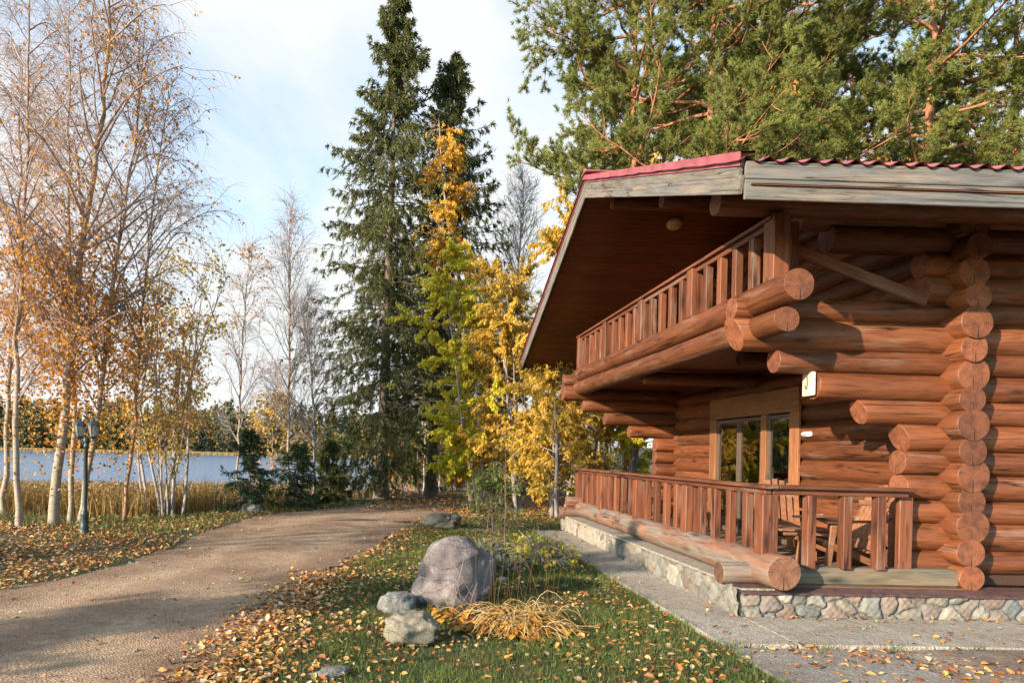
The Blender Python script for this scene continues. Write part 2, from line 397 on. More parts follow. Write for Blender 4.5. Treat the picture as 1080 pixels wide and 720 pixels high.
def groundmat():
    m, n, b, out = newmat('ground_soil')
    v = coords(n, rnd=False)
    g = noise(n, v, 1.1, 5, 0.6); f = noise(n, v, 30, 5, 0.7)
    c = ramp(n, g, [(0.30, (.030, .042, .014)), (0.48, (.050, .060, .020)), (0.60, (.095, .060, .026)), (0.75, (.14, .078, .032))])
    c = mix(n, 0.8, c, ramp(n, f, [(0.3, (.45, .45, .45)), (0.7, (1.5, 1.5, 1.5))]), 'MULTIPLY')
    n.links.new(c, b.inputs['Base Color']); b.inputs['Roughness'].default_value = 0.95
    bump(n, b, f, 0.8, 0.03); return m
M_GROUND = groundmat()
def gravelmat(name, cols, sc=1.0):
    m, n, b, out = newmat(name)
    v = coords(n, rnd=False)
    g = noise(n, v, 0.8 * sc, 5, 0.6, 0.4); f = noise(n, v, 14, 6, 0.7); s = nd(n, 'ShaderNodeTexVoronoi', {'Vector': v, 'Scale': 55.0})
    c = ramp(n, g, [(0.3, cols[0]), (0.5, cols[1]), (0.7, cols[2])])
    c = mix(n, 0.7, c, ramp(n, f, [(0.3, (.6, .58, .56)), (0.7, (1.3, 1.3, 1.3))]), 'MULTIPLY')
    c = mix(n, 0.45, c, ramp(n, s.outputs['Color'], [(0.15, (.5, .5, .5)), (0.8, (1.4, 1.4, 1.4))]), 'MULTIPLY')
    n.links.new(c, b.inputs['Base Color']); b.inputs['Roughness'].default_value = 0.95
    hh = mix(n, 0.5, f, s.outputs['Distance']); bump(n, b, hh, 0.9, 0.02); return m
M_DRIVE = gravelmat('drive_gravel', [(.235, .148, .084), (.365, .25, .155), (.44, .32, .21)])
def drive_wear():                       # compacted pale wheel tracks, darker soil with leaf crumbs between and beside them
    n = M_DRIVE.node_tree; b = [x for x in n.nodes if x.type == 'BSDF_PRINCIPLED'][0]
    old = b.inputs['Base Color'].links[0].from_socket
    at = nd(n, 'ShaderNodeAttribute', attribute_name='track')
    nz = noise(n, coords(n, (1, .45, 1), rnd=False), 2.6, 5, .65)
    f = nd(n, 'ShaderNodeMath', {0: at.outputs['Fac'], 1: nd(n, 'ShaderNodeMath', {0: nz, 1: 1.3}, operation='MULTIPLY').outputs[0]}, operation='MULTIPLY')
    c = mix(n, f.outputs[0], mix(n, 1.0, old, (.66, .58, .52), 'MULTIPLY'), mix(n, 1.0, old, (1.18, 1.15, 1.1), 'MULTIPLY'))
    cl = noise(n, coords(n, rnd=False), 38, 6, .75); c = mix(n, 0.55, c, ramp(n, cl, [(0.32, (.5, .46, .43)), (0.5, (1, 1, 1)), (0.72, (1.3, 1.28, 1.22))]), 'MULTIPLY')
    n.links.new(c, b.inputs['Base Color'])
drive_wear()
M_CONC = gravelmat('path_concrete', [(.24, .20, .15), (.32, .275, .215), (.37, .325, .26)], 1.5)
M_ASPH = gravelmat('old_asphalt', [(.17, .145, .115), (.225, .195, .16), (.28, .245, .205)], 1.4)
M_GRIT = gravelmat('grit', [(.13, .085, .055), (.20, .15, .11), (.27, .23, .18)], 1.6)
def watermat():
    m, n, b, out = newmat('lake_water')
    b.inputs['Base Color'].default_value = (.09, .17, .29, 1); b.inputs['Roughness'].default_value = 0.15
    b.inputs['IOR'].default_value = 1.33
    w = noise(n, coords(n, (0.25, 1.4, 1), rnd=False), 1.0, 4, 0.6); bump(n, b, w, 0.9, 0.25); return m
M_WATER = watermat()
def bark(name, cols, hscale=(6, 6, 2.2), sc=2.0, bmp=0.5, thr=None):
    m, n, b, out = newmat(name)
    g = noise(n, coords(n, hscale), sc, 6, 0.65, 0.4)
    c = ramp(n, g, cols)
    n.links.new(c, b.inputs['Base Color']); b.inputs['Roughness'].default_value = 0.85
    bump(n, b, g, bmp, 0.02); return m
M_BIRCH = bark('birch_bark', [(.33, (.05, .04, .03)), (.41, (.26, .20, .15)), (.5, (.30, .235, .17)), (.72, (.37, .30, .23))], (4, 4, 13), 1.7)
M_BBARK = bark('birch_upper_bark', [(.3, (.10, .055, .03)), (.5, (.30, .17, .09)), (.7, (.42, .28, .17))], (5, 5, 5), 1.3)
M_TWIG = plain('twig_bark', (.30, .21, .18), 0.8, 0, 6, 0.35)
M_GTWIG = plain('grey_twig_bark', (.26, .225, .21), 0.8, 0, 6, 0.35)
M_SPBARK = bark('spruce_bark', [(.3, (.05, .035, .025)), (.5, (.13, .095, .07)), (.75, (.20, .15, .115))], (7, 7, 2), 2)
M_PBARK = bark('pine_bark', [(.3, (.14, .055, .028)), (.5, (.34, .14, .065)), (.72, (.46, .22, .11))], (5, 5, 2), 2)
M_SPRUCE = leafmat('spruce_needles', [(0, (.075, .085, .032)), (.5, (.135, .14, .048)), (.85, (.19, .19, .065)), (1, (.20, .17, .08))], 0.4)
M_SPRUCE2 = leafmat('young_spruce_needles', [(0, (.035, .06, .028)), (.6, (.07, .105, .045)), (1, (.11, .15, .06))], 0.3)
M_PINE = leafmat('pine_needles', [(0, (.14, .17, .05)), (.5, (.235, .26, .068)), (.85, (.31, .325, .09)), (1, (.36, .31, .10))], 0.45)
M_LORANGE = leafmat('orange_leaves', [(0, (.46, .17, .025)), (.4, (.62, .26, .035)), (.75, (.68, .36, .055)), (1, (.55, .28, .09))], 0.42)
M_LYEL = leafmat('yellow_leaves', [(0, (.46, .25, .025)), (.3, (.62, .40, .045)), (.7, (.72, .52, .10)), (.9, (.72, .52, .12)), (1, (.44, .20, .05))], 0.45)
M_LLIME = leafmat('lime_leaves', [(0, (.34, .36, .03)), (.35, (.54, .50, .04)), (.7, (.70, .58, .05)), (1, (.72, .50, .05))], 0.45)
M_LGOLD = leafmat('golden_leaves', [(0, (.58, .28, .03)), (.5, (.72, .42, .05)), (1, (.74, .50, .08))], 0.45)
M_LGREEN = leafmat('green_leaves', [(0, (.05, .085, .018)), (.5, (.10, .14, .03)), (.85, (.19, .20, .04)), (1, (.35, .28, .05))], 0.3)
M_LITTER = leafmat('fallen_leaf', [(0, (.10, .04, .02)), (.25, (.28, .10, .04)), (.45, (.50, .20, .055)), (.68, (.56, .30, .085)), (.86, (.58, .40, .16)), (.95, (.46, .32, .22)), (1, (.60, .50, .34))], 0.1, 0.6, 0.25)
M_GRASS = leafmat('grass_blade', [(0, (.05, .085, .018)), (.5, (.09, .135, .028)), (.85, (.155, .17, .04)), (1, (.27, .22, .09))], 0.3, 0.5, 0.6)
M_REED = leafmat('dry_reed', [(0, (.14, .10, .035)), (.35, (.28, .18, .07)), (.7, (.38, .27, .11)), (.9, (.30, .14, .04)), (1, (.20, .20, .05))], 0.25, 0.7, 0.5)
M_STRAW = leafmat('straw', [(0, (.26, .12, .035)), (.4, (.44, .26, .09)), (.8, (.56, .40, .18)), (1, (.60, .48, .28))], 0.15, 0.6, 0.2)
M_HOSTA = leafmat('wilted_leaf', [(0, (.22, .07, .02)), (.4, (.50, .21, .025)), (.75, (.58, .33, .04)), (1, (.40, .30, .06))], 0.25, 0.5, 0.3)
M_FAR = leafmat('far_forest', [(0, (.035, .05, .03)), (.4, (.065, .08, .042)), (.7, (.14, .11, .05)), (.88, (.30, .18, .05)), (1, (.42, .26, .06))], 0.2, 0.8, 0.5)
# ------------------------------------------------------------------ terrain
def sm(t):
    t = np.clip(t, 0, 1); return t * t * (3 - 2 * t)
def Hgt(x, y):
    x = np.asarray(x, float); y = np.asarray(y, float)
    s = np.interp(x, [-300, -6, -3, 0, 4, 8, 14, 30, 200], [14.2, 15.0, 18.5, 25, 28, 36, 60, 120, 220])
    h = -2.2 * sm((y - s) / 32) + 10 * sm((y - 288) / 120)
    w = sm((np.hypot(x - 1, y - 8) - 3) / 10)
    h = h + w * (0.06 * np.sin(x * 0.9 + 1.3) * np.sin(y * 0.7 + 0.4)) + 0.012 * np.sin(x * 2.1) * np.cos(y * 1.7)
    return h
def grid_mesh(name, xs, ys, zf, mat, smooth=True):
    X, Y = np.meshgrid(xs, ys); Z = zf(X, Y)
    V = np.stack([X, Y, Z], -1).reshape(-1, 3)
    i = np.arange(len(xs) * len(ys)).reshape(len(ys), len(xs))
    F = np.stack([i[:-1, :-1], i[:-1, 1:], i[1:, 1:], i[1:, :-1]], -1).reshape(-1, 4)
    return obj(name, mesh_np(name, V, F, [mat], None, smooth))
xs = np.unique(np.concatenate([np.linspace(-900, -60, 22), np.linspace(-60, -14, 40), np.linspace(-14, 16, 100), np.linspace(16, 60, 30), np.linspace(60, 900, 22)]))
ys = np.unique(np.concatenate([np.linspace(-200, -10, 14), np.linspace(-10, 32, 140), np.linspace(32, 100, 40), np.linspace(100, 270, 14), np.linspace(270, 420, 24), np.linspace(420, 1200, 8)]))
tag(grid_mesh('ground', xs, ys, Hgt, M_GROUND), kind='structure')
wx = np.linspace(-900, 500, 3); wy = np.linspace(20, 420, 3)
tag(grid_mesh('lake_water', wx, wy, lambda X, Y: X * 0 - 1.2, M_WATER, False), kind='structure')

DL = np.array([(-9, -2), (-6.6, 3), (-5.2, 5.5), (-4.24, 7.16), (-3.91, 8.64), (-3.62, 10.6), (-3.75, 12.8), (-3.72, 14.6), (-3.25, 16.6), (-2.1, 19.2), (-.7, 21.0), (1.5, 22.6), (5, 24.2), (12, 26)])
DR = np.array([(-1.2, -2), (-1.25, 2.5), (-1.27, 4.66), (-1.27, 5.86), (-1.19, 7.4), (-.94, 8.9), (-.42, 11.7), (-.05, 13.8), (.25, 15.6), (.75, 17.2), (2.0, 19.2), (3.4, 20.6), (6, 22.2), (12, 23)])
def resample(P, n):
    d = np.concatenate([[0], np.cumsum(np.linalg.norm(np.diff(P, axis=0), axis=1))]); t = np.linspace(0, d[-1], n)
    return np.stack([np.interp(t, d, P[:, 0]), np.interp(t, d, P[:, 1])], 1)
def smooth_line(P, n):
    Q = resample(P, n); k = 9
    for _ in range(2):
        Qp = np.concatenate([np.repeat(Q[:1], k // 2, 0), Q, np.repeat(Q[-1:], k // 2, 0)])
        Q = np.stack([np.convolve(Qp[:, j], np.ones(k) / k, 'valid') for j in (0, 1)], 1)
    return Q
rg = np.random.default_rng(11)
n_ = 160
A = smooth_line(DL, n_); B = smooth_line(DR, n_)
jit = lambda s: np.convolve(rg.normal(0, s * 1.9, n_ + 6), np.ones(3) / 3, 'valid')[:n_]
A2 = A + np.stack([jit(.12), jit(.12)], 1); B2 = B + np.stack([jit(.10), jit(.10)], 1)
tt = np.linspace(0, 1, 30)
XY = A2[:, None] * (1 - tt)[None, :, None] + B2[:, None] * tt[None, :, None]
Zd = Hgt(XY[..., 0], XY[..., 1]) + 0.012 - 0.03 * (np.exp(-((tt - .3) / .09) ** 2) + np.exp(-((tt - .72) / .09) ** 2))[None] * 0.5 + 0.02 * np.sin(tt * np.pi)[None]
Vd = np.concatenate([XY, Zd[..., None]], -1).reshape(-1, 3)
ii = np.arange(n_ * 30).reshape(n_, 30)
tag(obj('driveway', mesh_np('driveway', Vd, np.stack([ii[:-1, :-1], ii[:-1, 1:], ii[1:, 1:], ii[1:, :-1]], -1).reshape(-1, 4), [M_DRIVE], {'track': ('POINT', np.tile(np.clip(np.exp(-((tt - .30) / .13) ** 2) + np.exp(-((tt - .70) / .13) ** 2), 0, 1), n_))}, True)), kind='structure')
DRIVE_POLY = np.concatenate([A, B[::-1]])
def inpoly(x, y, P):
    x = np.asarray(x); y = np.asarray(y); r = np.zeros(x.shape, bool); j = len(P) - 1
    for i in range(len(P)):
        xi, yi = P[i]; xj, yj = P[j]
        c = ((yi > y) != (yj > y)) & (x < (xj - xi) * (y - yi) / (yj - yi + 1e-12) + xi)
        r ^= c; j = i
    return r

# concrete path round the house, asphalt walk, gritty patch
g = Geo(); y = 5.74
ycuts = [5.74, 7.1, 8.35, 9.8, 11.2, 12.6, 14.2]
for a, b in zip(ycuts[:-1], ycuts[1:]):
    g.beam((3.07, a + .006, 0.01), (3.07, b - .006, 0.014), 0.66, 0.06, 0.01)
xc = [3.41, 4.6, 6.0, 7.4, 9, 11, 13, 15]
for a, b in zip(xc[:-1], xc[1:]):
    g.beam((a + .006, 6.24, 0.01), (b - .006, 6.24, 0.012), 1.0, 0.06, 0.01)
tag(g.build('concrete_path', M_CONC), kind='structure')
g = Geo(); g.beam((3.42, 0.5, -0.012), (3.42, 5.68, -0.008), 1.32, 0.06, 0.012)
tag(g.build('asphalt_walk', M_ASPH), kind='structure')
gx = np.linspace(4.09, 16, 60); gy = np.linspace(-3, 5.73, 50)
tag(grid_mesh('grit_yard', gx, gy, lambda X, Y: Hgt(X, Y) + 0.014 * np.minimum(1, np.minimum((X - 4.09) * 3, 1)), M_GRIT), kind='structure')

# ------------------------------------------------------------------ log cabin
cabin = tag(empty('log_cabin', (5.88, 7.22, 0)), 'two storey reddish brown log cabin with balcony, porch and red metal roof', 'log cabin')
lr = np.random.default_rng(5)
def log(name, parent, p0, p1, r0, r1=None, mats=None, sides=22, cut0=0.0, cut1=0.0):
    """a peeled log from p0 to p1: local X runs along it, ends carry end grain"""
    mats = mats or (M_LOG, M_END); r1 = r1 or r0
    p0 = Vector(p0); p1 = Vector(p1); L = (p1 - p0).length
    n = max(5, int(L / 0.22)); t = np.linspace(0, 1, n)
    e = 0.012 / L
    t = np.unique(np.concatenate([[0, e], t[(t > 2 * e) & (t < 1 - 2 * e)], [1 - e, 1]])); n = len(t)
    ang = np.arange(sides) * 2 * np.pi / sides
    ph = lr.uniform(0, 6.28, 4)
    rad = (r0 + (r1 - r0) * t)[:, None] * (1 + 0.022 * np.sin(2 * ang + ph[0])[None] + 0.012 * np.sin(3 * ang + ph[1])[None]
          + 0.018 * np.sin(t * L * 2.3 + ph[2])[:, None] * np.cos(ang + ph[3])[None] + lr.normal(0, 0.006, (n, sides)))
    rad[0] *= 0.965; rad[-1] *= 0.965
    x = (t - 0.5) * L
    bend = 0.012 * np.sin(t * L * 0.9 + ph[0])
    V = np.stack([np.broadcast_to(x[:, None], rad.shape), rad * np.cos(ang)[None] + bend[:, None] * min(1, L / 3), rad * np.sin(ang)[None]], -1)
    if cut0: V[:2, :, 0] += (cut0 * rad[:2] * np.sin(ang)[None])
    if cut1: V[-2:, :, 0] += (cut1 * rad[-2:] * np.sin(ang)[None])
    i = np.arange(n * sides).reshape(n, sides)
    F = np.stack([i[:-1], np.roll(i, -1, 1)[:-1], np.roll(i, -1, 1)[1:], i[1:]], -1).reshape(-1, 4)
    V = V.reshape(-1, 3); c0 = V[i[0]].mean(0); c1 = V[i[-1]].mean(0)
    V = np.concatenate([V, [c0, c1]]); k = n * sides
    T0 = np.stack([np.full(sides, k), np.roll(i[0], -1), i[0]], -1); T1 = np.stack([np.full(sides, k + 1), i[-1], np.roll(i[-1], -1)], -1)
    me = mesh_np(name, V, [F, np.concatenate([T0, T1])], mats, None, False, np.concatenate([np.zeros(len(F)), np.ones(2 * sides)]))
    sf = np.concatenate([np.ones(len(F), bool), np.zeros(2 * sides, bool)]); me.polygons.foreach_set('use_smooth', sf)
    o = obj(name, me, parent, (p0 + p1) / 2)
    o.rotation_euler = (p1 - p0).to_track_quat('X', 'Z').to_euler()
    return o
def board(name, parent, mat, p0, p1, w, h, up=(0, 0, 1), ch=0.006):
    """one plank, local X along it"""
    p0 = Vector(p0); p1 = Vector(p1); L = (p1 - p0).length
    g = Geo(); g.beam((-L / 2, 0, 0), (L / 2, 0, 0), w, h, ch)
    o = g.build(name, mat, parent, (p0 + p1) / 2, attr=False)
    x = (p1 - p0).normalized(); u = Vector(up); yv = u.cross(x).normalized(); z = x.cross(yv)
    o.rotation_euler = Matrix((x, yv, z)).transposed().to_euler()
    return o
def box(name, parent, mat, lo, hi):
    lo = np.array(lo, float); hi = np.array(hi, float); c = (lo + hi) / 2; s = hi - lo
    g = Geo(); g.beam((-s[0] / 2, 0, 0), (s[0] / 2, 0, 0), s[1], s[2], 0.004)
    return g.build(name, mat, parent, c, attr=False)

XW, YF, YB = 5.88, 7.22, 14.30
XE = 15.5
RY, RZ, SL = 10.8, 5.80, 0.367            # ridge line, soffit height there, roof slope
def soff(y): return RZ - SL * abs(y - RY)
# side wall (faces the lawn), with the patio door opening
side = box('wall', cabin, M_CORE, (XW - .03, YF, .32), (XW + .03, 9.75, 2.62))
box('wall', cabin, M_CORE, (XW - .03, 12.58, .32), (XW + .03, YB, 2.62))
gc = Geo()
pts = [(YF, 2.62), (YB, 2.62), (YB, soff(YB)), (RY, RZ), (YF, soff(YF))]
Vc = [(XW - .03, p[0], p[1]) for p in pts] + [(XW + .03, p[0], p[1]) for p in pts]
ctr = np.array(cabin.location)
for q in ((0, 1, 2, 4), (5, 6, 7, 9)): gc.add(np.array(Vc)[list(q)], [(0, 1, 2, 3)])
for q in ((4, 2, 3), (9, 7, 8)): gc.add(np.array(Vc)[list(q)], [(0, 1, 2)])
gc.build('gable_core', M_CORE, cabin, (0, 0, 0), attr=False)
for k in range(20):
    z = .43 + .2645 * k; r = (.143 if k % 2 else .172) + lr.uniform(-.012, .012)
    if k == 0: r = .135
    xo = XW + lr.uniform(-.012, .012)
    y0, y1 = 6.90 + lr.uniform(-.035, .03), 14.66 + lr.uniform(-.03, .03)
    if k > 13:
        y0, y1 = RY - (RZ - z - .10) / SL, RY + (RZ - z - .10) / SL
        if y1 - y0 < 0.7: continue
        y0, y1 = max(y0, 6.95), min(y1, 14.6)
    if z - r < 2.60:
        log('wall_log', side, (xo, 9.78, z), (xo, y0, z), r * .97, r)
        log('wall_log', side, (xo, y1, z), (xo, 12.55, z), r, r * .97)
    else:
        log('wall_log', side, (xo, y1, z), (xo, y0, z), r * .97, r)
# front and rear walls: their log tails step out to carry the balcony
front = box('wall', cabin, M_CORE, (XW, YF - .03, .32), (XE, YF + .03, 4.35))
rear = box('wall', cabin, M_CORE, (XW, YB - .03, .32), (XE, YB + .03, 4.35))
box('wall', cabin, M_CORE, (XE - .06, YF, .32), (XE, YB, 4.3))
tails = {6: 4.86, 7: 4.36, 8: 3.93, 9: 3.49, 10: 3.46, 11: 5.52, 12: 5.50, 13: 4.48, 14: 4.16}
for k in range(15):
    z = .56 + .2645 * k; r = (.152 if k % 2 else .132) + lr.uniform(-.008, .008)
    if k in (9,): r = .175
    if k in (7,): r = .145
    x0 = tails.get(k, 5.30 + (lr.uniform(-.03, .03)))
    if k == 14: z = 4.2
    nm = 'bracket_log' if k in (6, 7, 8, 9, 10) else 'wall_log'
    log(nm, front, (x0, YF, z), (XE, YF + lr.uniform(-.01, .01), z), r, r, cut0=-.35 if k in (5, 6, 9) else lr.uniform(-.05, .05))
    x1 = tails.get(k, 5.30)
    x1 = {6: 4.74, 7: 4.22, 8: 3.74, 9: 3.32, 10: 3.32}.get(k, x1)
    log(nm, rear, (x1 + .02, YB + .1, z), (XE, YB + .1, z), r * .95, r)
# patio door in its broad casing
door = board('door_casing', cabin, M_CAS, (5.71, 9.73, 2.51), (5.71, 12.60, 2.51), .05, .36, ch=.004)
def dchild(name, mat, y0, y1, z0, z1, x0, x1): return box(name, door, mat, (x0, y0, z0), (x1, y1, z1))
board('casing_side', door, M_CAS, (5.712, 9.85, .33), (5.712, 9.85, 2.328), .04, .235, (0, 1, 0), .004)
board('casing_side', door, M_CAS, (5.712, 12.48, .33), (5.712, 12.48, 2.328), .04, .235, (0, 1, 0), .004)
board('mullion', door, M_CAS, (5.735, 10.715, .33), (5.735, 10.715, 2.326), .06, .15, (0, 1, 0), .004)
for (a, b) in ((9.97, 10.62), (10.81, 11.56), (11.58, 12.36)):
    for (p, q) in ((a, a + .05), (b - .05, b)):
        dchild('pane_frame', M_DARKF, p, q, .35, 2.31, 5.73, 5.78)
    dchild('pane_frame', M_DARKF, a + .052, b - .052, 2.25, 2.31, 5.73, 5.78)
    dchild('pane_frame', M_DARKF, a + .052, b - .052, .35, .43, 5.73, 5.78)
    dchild('pane', M_GLASS, a + .05, b - .05, .42, 2.26, 5.752, 5.760)
box('door_handle', door, M_DARKF, (5.70, 10.575, 1.25), (5.725, 10.60, 1.42))
# room behind the glass
box('room_floor', cabin, M_FLOOR, (5.92, 7.3, .28), (XE - .1, 14.2, .33))
box('room_ceiling', cabin, M_FLOOR, (5.95, 7.3, 2.80), (XE - .1, 14.2, 2.86))
gcu = Geo()
yy = np.linspace(10.86, 11.28, 40); xx = 6.02 + .03 * np.sin(yy * 55)
Vv = np.concatenate([np.stack([xx, yy, np.full(40, .38)], 1), np.stack([xx, yy, np.full(40, 2.3)], 1)])
gcu.add(Vv, [(i, i + 1, 41 + i, 40 + i) for i in range(39)])
gcu.build('curtain', plain('curtain_cloth', (.16, .13, .10), .9), cabin, (0, 0, 0), True, False)
# plinth: stones set in mortar, displaced by distance to each stone's edge
def masonry(name, length, height, cell, seed, mat, parent, origin, ax, nrmv, jag=0.5):
    r_ = np.random.default_rng(seed)
    nx, ny = int(length / cell), max(2, int(round(height / (cell * .8))))
    S = [(r_.uniform(0, length), r_.uniform(0, height))]
    for _ in range(int((length + cell) * (height + cell) / (cell * cell * .72))):       # best candidate of several: irregular but even
        Cn = np.column_stack([r_.uniform(-cell / 2, length + cell / 2, 7), r_.uniform(-cell * .4, height + cell * .4, 7)])
        dd = np.min(np.hypot(Cn[:, :1] - np.array(S)[None, :, 0], (Cn[:, 1:] - np.array(S)[None, :, 1])), 1); S.append(tuple(Cn[np.argmax(dd)]))
    S = np.array(S); wt = r_.uniform(0, .045, len(S)); val = r_.uniform(0, 1, len(S)); amp = r_.uniform(.6, 1.25, len(S))
    u = np.linspace(0, length, int(length / .011)); v = np.linspace(0, height, int(height / .011) + 1)
    U, Vv_ = np.meshgrid(u, v); P = np.stack([U, Vv_], -1).reshape(-1, 2)
    P2 = P + .010 * np.stack([np.sin(P[:, 1] * 33 + P[:, 0] * 14.3 + 1), np.sin(P[:, 0] * 26.7 + P[:, 1] * 21)], 1) + .006 * np.stack([np.sin(P[:, 0] * 61 - P[:, 1] * 47), np.sin(P[:, 1] * 71 + P[:, 0] * 39)], 1)
    f1 = np.full(len(P), 9.); f2 = np.full(len(P), 9.); idn = np.zeros(len(P), int)
    order = np.argsort(S[:, 0]); 
    for s_ in order:
        mask = slice(None)
        d = np.hypot(P2[mask, 0] - S[s_, 0], (P2[mask, 1] - S[s_, 1]) * 1.05) - wt[s_]
        up = d < f1
        f2 = np.where(up, f1, np.minimum(f2, d)); idn = np.where(up, s_, idn); f1 = np.where(up, d, f1)
    e = (f2 - f1)
    q_ = np.clip((e - .016) / (cell * .28), 0, 1); h = np.sqrt(q_ * (2 - q_)) * .034 * amp[idn]
    mort = 1 - np.clip((e - .018) / .010, 0, 1)
    h = h + .004 * np.sin(P[:, 0] * 91) * np.sin(P[:, 1] * 77)
    o_ = np.array(origin, float); ax = np.array(ax, float); nv = np.array(nrmv, float)
    W = o_ + P[:, :1] * ax + P[:, 1:] * np.array([0, 0, 1.]) + h[:, None] * nv
    i = np.arange(len(P)).reshape(len(v), len(u))
    F = np.stack([i[:-1, :-1], i[:-1, 1:], i[1:, 1:], i[1:, :-1]], -1).reshape(-1, 4)
    me = mesh_np(name, W - o_, F, [mat], {'stone': ('POINT', val[idn]), 'mortar': ('POINT', mort)}, True)
    return obj(name, me, parent, origin)
plinth = box('plinth', cabin, M_CONC, (3.45, 6.79, -.1), (XE + .3, 14.68, .268))
box('plinth_side', plinth, M_CONC, (3.42, 6.80, -.1), (3.78, 14.66, .306))
masonry('stone_face', 5.2, .285, .24, 3, M_COB, plinth, (3.42, 6.785, -.02), (1, 0, 0), (0, -1, 0))
masonry('stone_face', 4.30, .345, .27, 4, M_COBL, plinth, (3.395, 11.05, -.02), (0, -1, 0), (-1, 0, 0))
masonry('stone_face', 3.65, .345, .27, 8, M_COBL, plinth, (3.45, 14.70, -.02), (0, -1, 0), (-1, 0, 0))
box('porch_floor', cabin, M_FLOOR, (3.74, 6.9, .27), (5.80, 14.5, .329))
# coping: sloped dark tiles on the front, flat flagstones on the side
cr_ = np.random.default_rng(9); x = 3.42
while x < 9.5:
    w = cr_.uniform(.13, .30)
    board('coping_tile', plinth, M_COPE, (x + .003, 6.86, .296), (x + w - .003, 6.86, .296 + cr_.uniform(-.002, .002)), .25, .022, (0, -.22, 1), .003); x += w
y = 6.98
while y < 14.6:
    w = cr_.uniform(.5, .95); w = min(w, 14.68 - y)
    board('coping_slab', plinth, M_CONC, (3.585, y + .003, .322), (3.585, y + w - .003, .322), .36, .03, (.03, 0, 1), .005); y += w
# porch railing
W_ = (M_WLOG, M_WEND)
prail = log('rail_base_log', cabin, (3.75, 14.75, .50), (3.75, 6.60, .50), .15, .17, W_)
def raise_posts(parent, X, ys, z0, z1, name='baluster', w=.08, d=.10):
    for yy in ys: board(name, parent, M_RAIL, (X, yy, z0), (X, yy, z1), d, w, (1, 0, 0), .006)
log('sill_stub', cabin, (3.30, 7.02, .43), (4.0, 7.02, .43), .115, .115, W_)
log('sill_stub', cabin, (3.28, 14.3, .42), (4.1, 14.3, .42), .12, .12, W_)
log('sill_stub', cabin, (3.45, 14.35, .64), (4.1, 14.35, .64), .11, .11, W_)
board('sill_beam', cabin, M_SILL, (3.90, 7.03, .415), (5.80, 7.03, .415), .20, .19, ch=.03)
hrail = board('handrail', cabin, M_RAIL, (3.75, 6.86, 1.335), (3.75, 14.5, 1.335), .17, .04)
board('handrail', cabin, M_RAIL, (3.842, 6.95, 1.335), (5.27, 6.95, 1.330), .17, .04)
board('under_rail', hrail, M_RAIL, (3.75, 6.92, 1.284), (3.75, 14.4, 1.284), .07, .058)
board('under_rail', hrail, M_RAIL, (3.80, 6.95, 1.284), (5.22, 6.95, 1.280), .07, .058)
PY = [6.95, 8.84, 10.75, 12.66, 14.40]
for p in PY: board('rail_post', hrail, M_RAIL, (3.75, p, .60), (3.75, p, 1.255), .17, .17, (1, 0, 0), .01)
for a, b in zip(PY[:-1], PY[1:]):
    for q in range(1, 5):
        yy = a + (b - a) * q / 5; board('baluster', hrail, M_RAIL, (3.75, yy, .62), (3.75, yy, 1.255), .10, .08, (1, 0, 0))
for xx in (4.20, 4.575, 4.93): board('baluster', hrail, M_RAIL, (xx, 6.95, .50), (xx, 6.95, 1.253), .11, .09, (1, 0, 0))
board('rail_post', hrail, M_RAIL, (5.25, 7.02, .50), (5.25, 7.02, 1.255), .07, .14, (1, 0, 0))
# balcony
balc = box('balcony_floor', cabin, M_SOFF, (3.62, 7.30, 3.06), (5.85, 14.2, 3.12))
for q in range(20):
    xx = 3.70 + q * .108; board('ceiling_board', balc, M_SOFF, (xx, 7.32, 3.035), (xx, 14.2, 3.035), .102, .02, ch=.005)
log('balcony_log', balc, (3.70, 14.45, 3.32), (3.70, 6.34, 3.27), .138, .15)
log('balcony_log', balc, (3.68, 14.40, 3.04), (3.70, 6.55, 2.985), .15, .125)
log('joist_log', balc, (3.86, 11.0, 2.90), (5.85, 11.0, 2.90), .105, .11, cut0=-.3)
log('joist_log', balc, (4.35, 8.8, 2.92), (5.85, 8.8, 2.92), .10, .10)
brail = board('handrail', balc, M_RAIL, (3.68, 6.72, 4.03), (3.68, 14.4, 4.12), .16, .04)
board('under_rail', brail, M_RAIL, (3.68, 6.8, 3.975), (3.68, 14.3, 4.065), .07, .06)
BY = [6.80, 8.65, 10.5, 12.37, 14.22]
for p in BY[1:]: board('rail_post', brail, M_RAIL, (3.68, p, 3.40), (3.68, p, 4.0 + (p - 6.8) * .011), .17, .17, (1, 0, 0), .01)
board('rail_post', brail, M_RAIL, (3.70, 6.78, 3.38), (3.70, 6.78, 4.07), .20, .165, (1, 0, 0), .01)
board('rail_post', brail, M_RAIL, (3.98, 6.98, 3.3), (3.98, 6.98, 4.07), .10, .09, (1, 0, 0), .01)
for a, b in zip(BY[:-1], BY[1:]):
    for q in range(1, 5):
        yy = a + (b - a) * q / 5; board('baluster', brail, M_RAIL, (3.68, yy, 3.40), (3.68, yy, 3.945 + (yy - 6.8) * .011), .10, .085, (1, 0, 0))
board('brace', balc, M_RAIL, (3.95, 6.96, 3.80), (5.40, 6.98, 3.30), .05, .115)
log('purlin', cabin, (3.10, 6.84, 4.20), (XE, 6.84, 4.20), .13, .14)
log('purlin', cabin, (3.25, 8.75, 4.93), (XE, 8.75, 4.93), .10, .11)
log('purlin', cabin, (3.22, RY, 5.66), (XE, RY, 5.66), .115, .12)
log('purlin', cabin, (4.9, 14.25, 4.43), (XE, 14.25, 4.43), .10, .11)
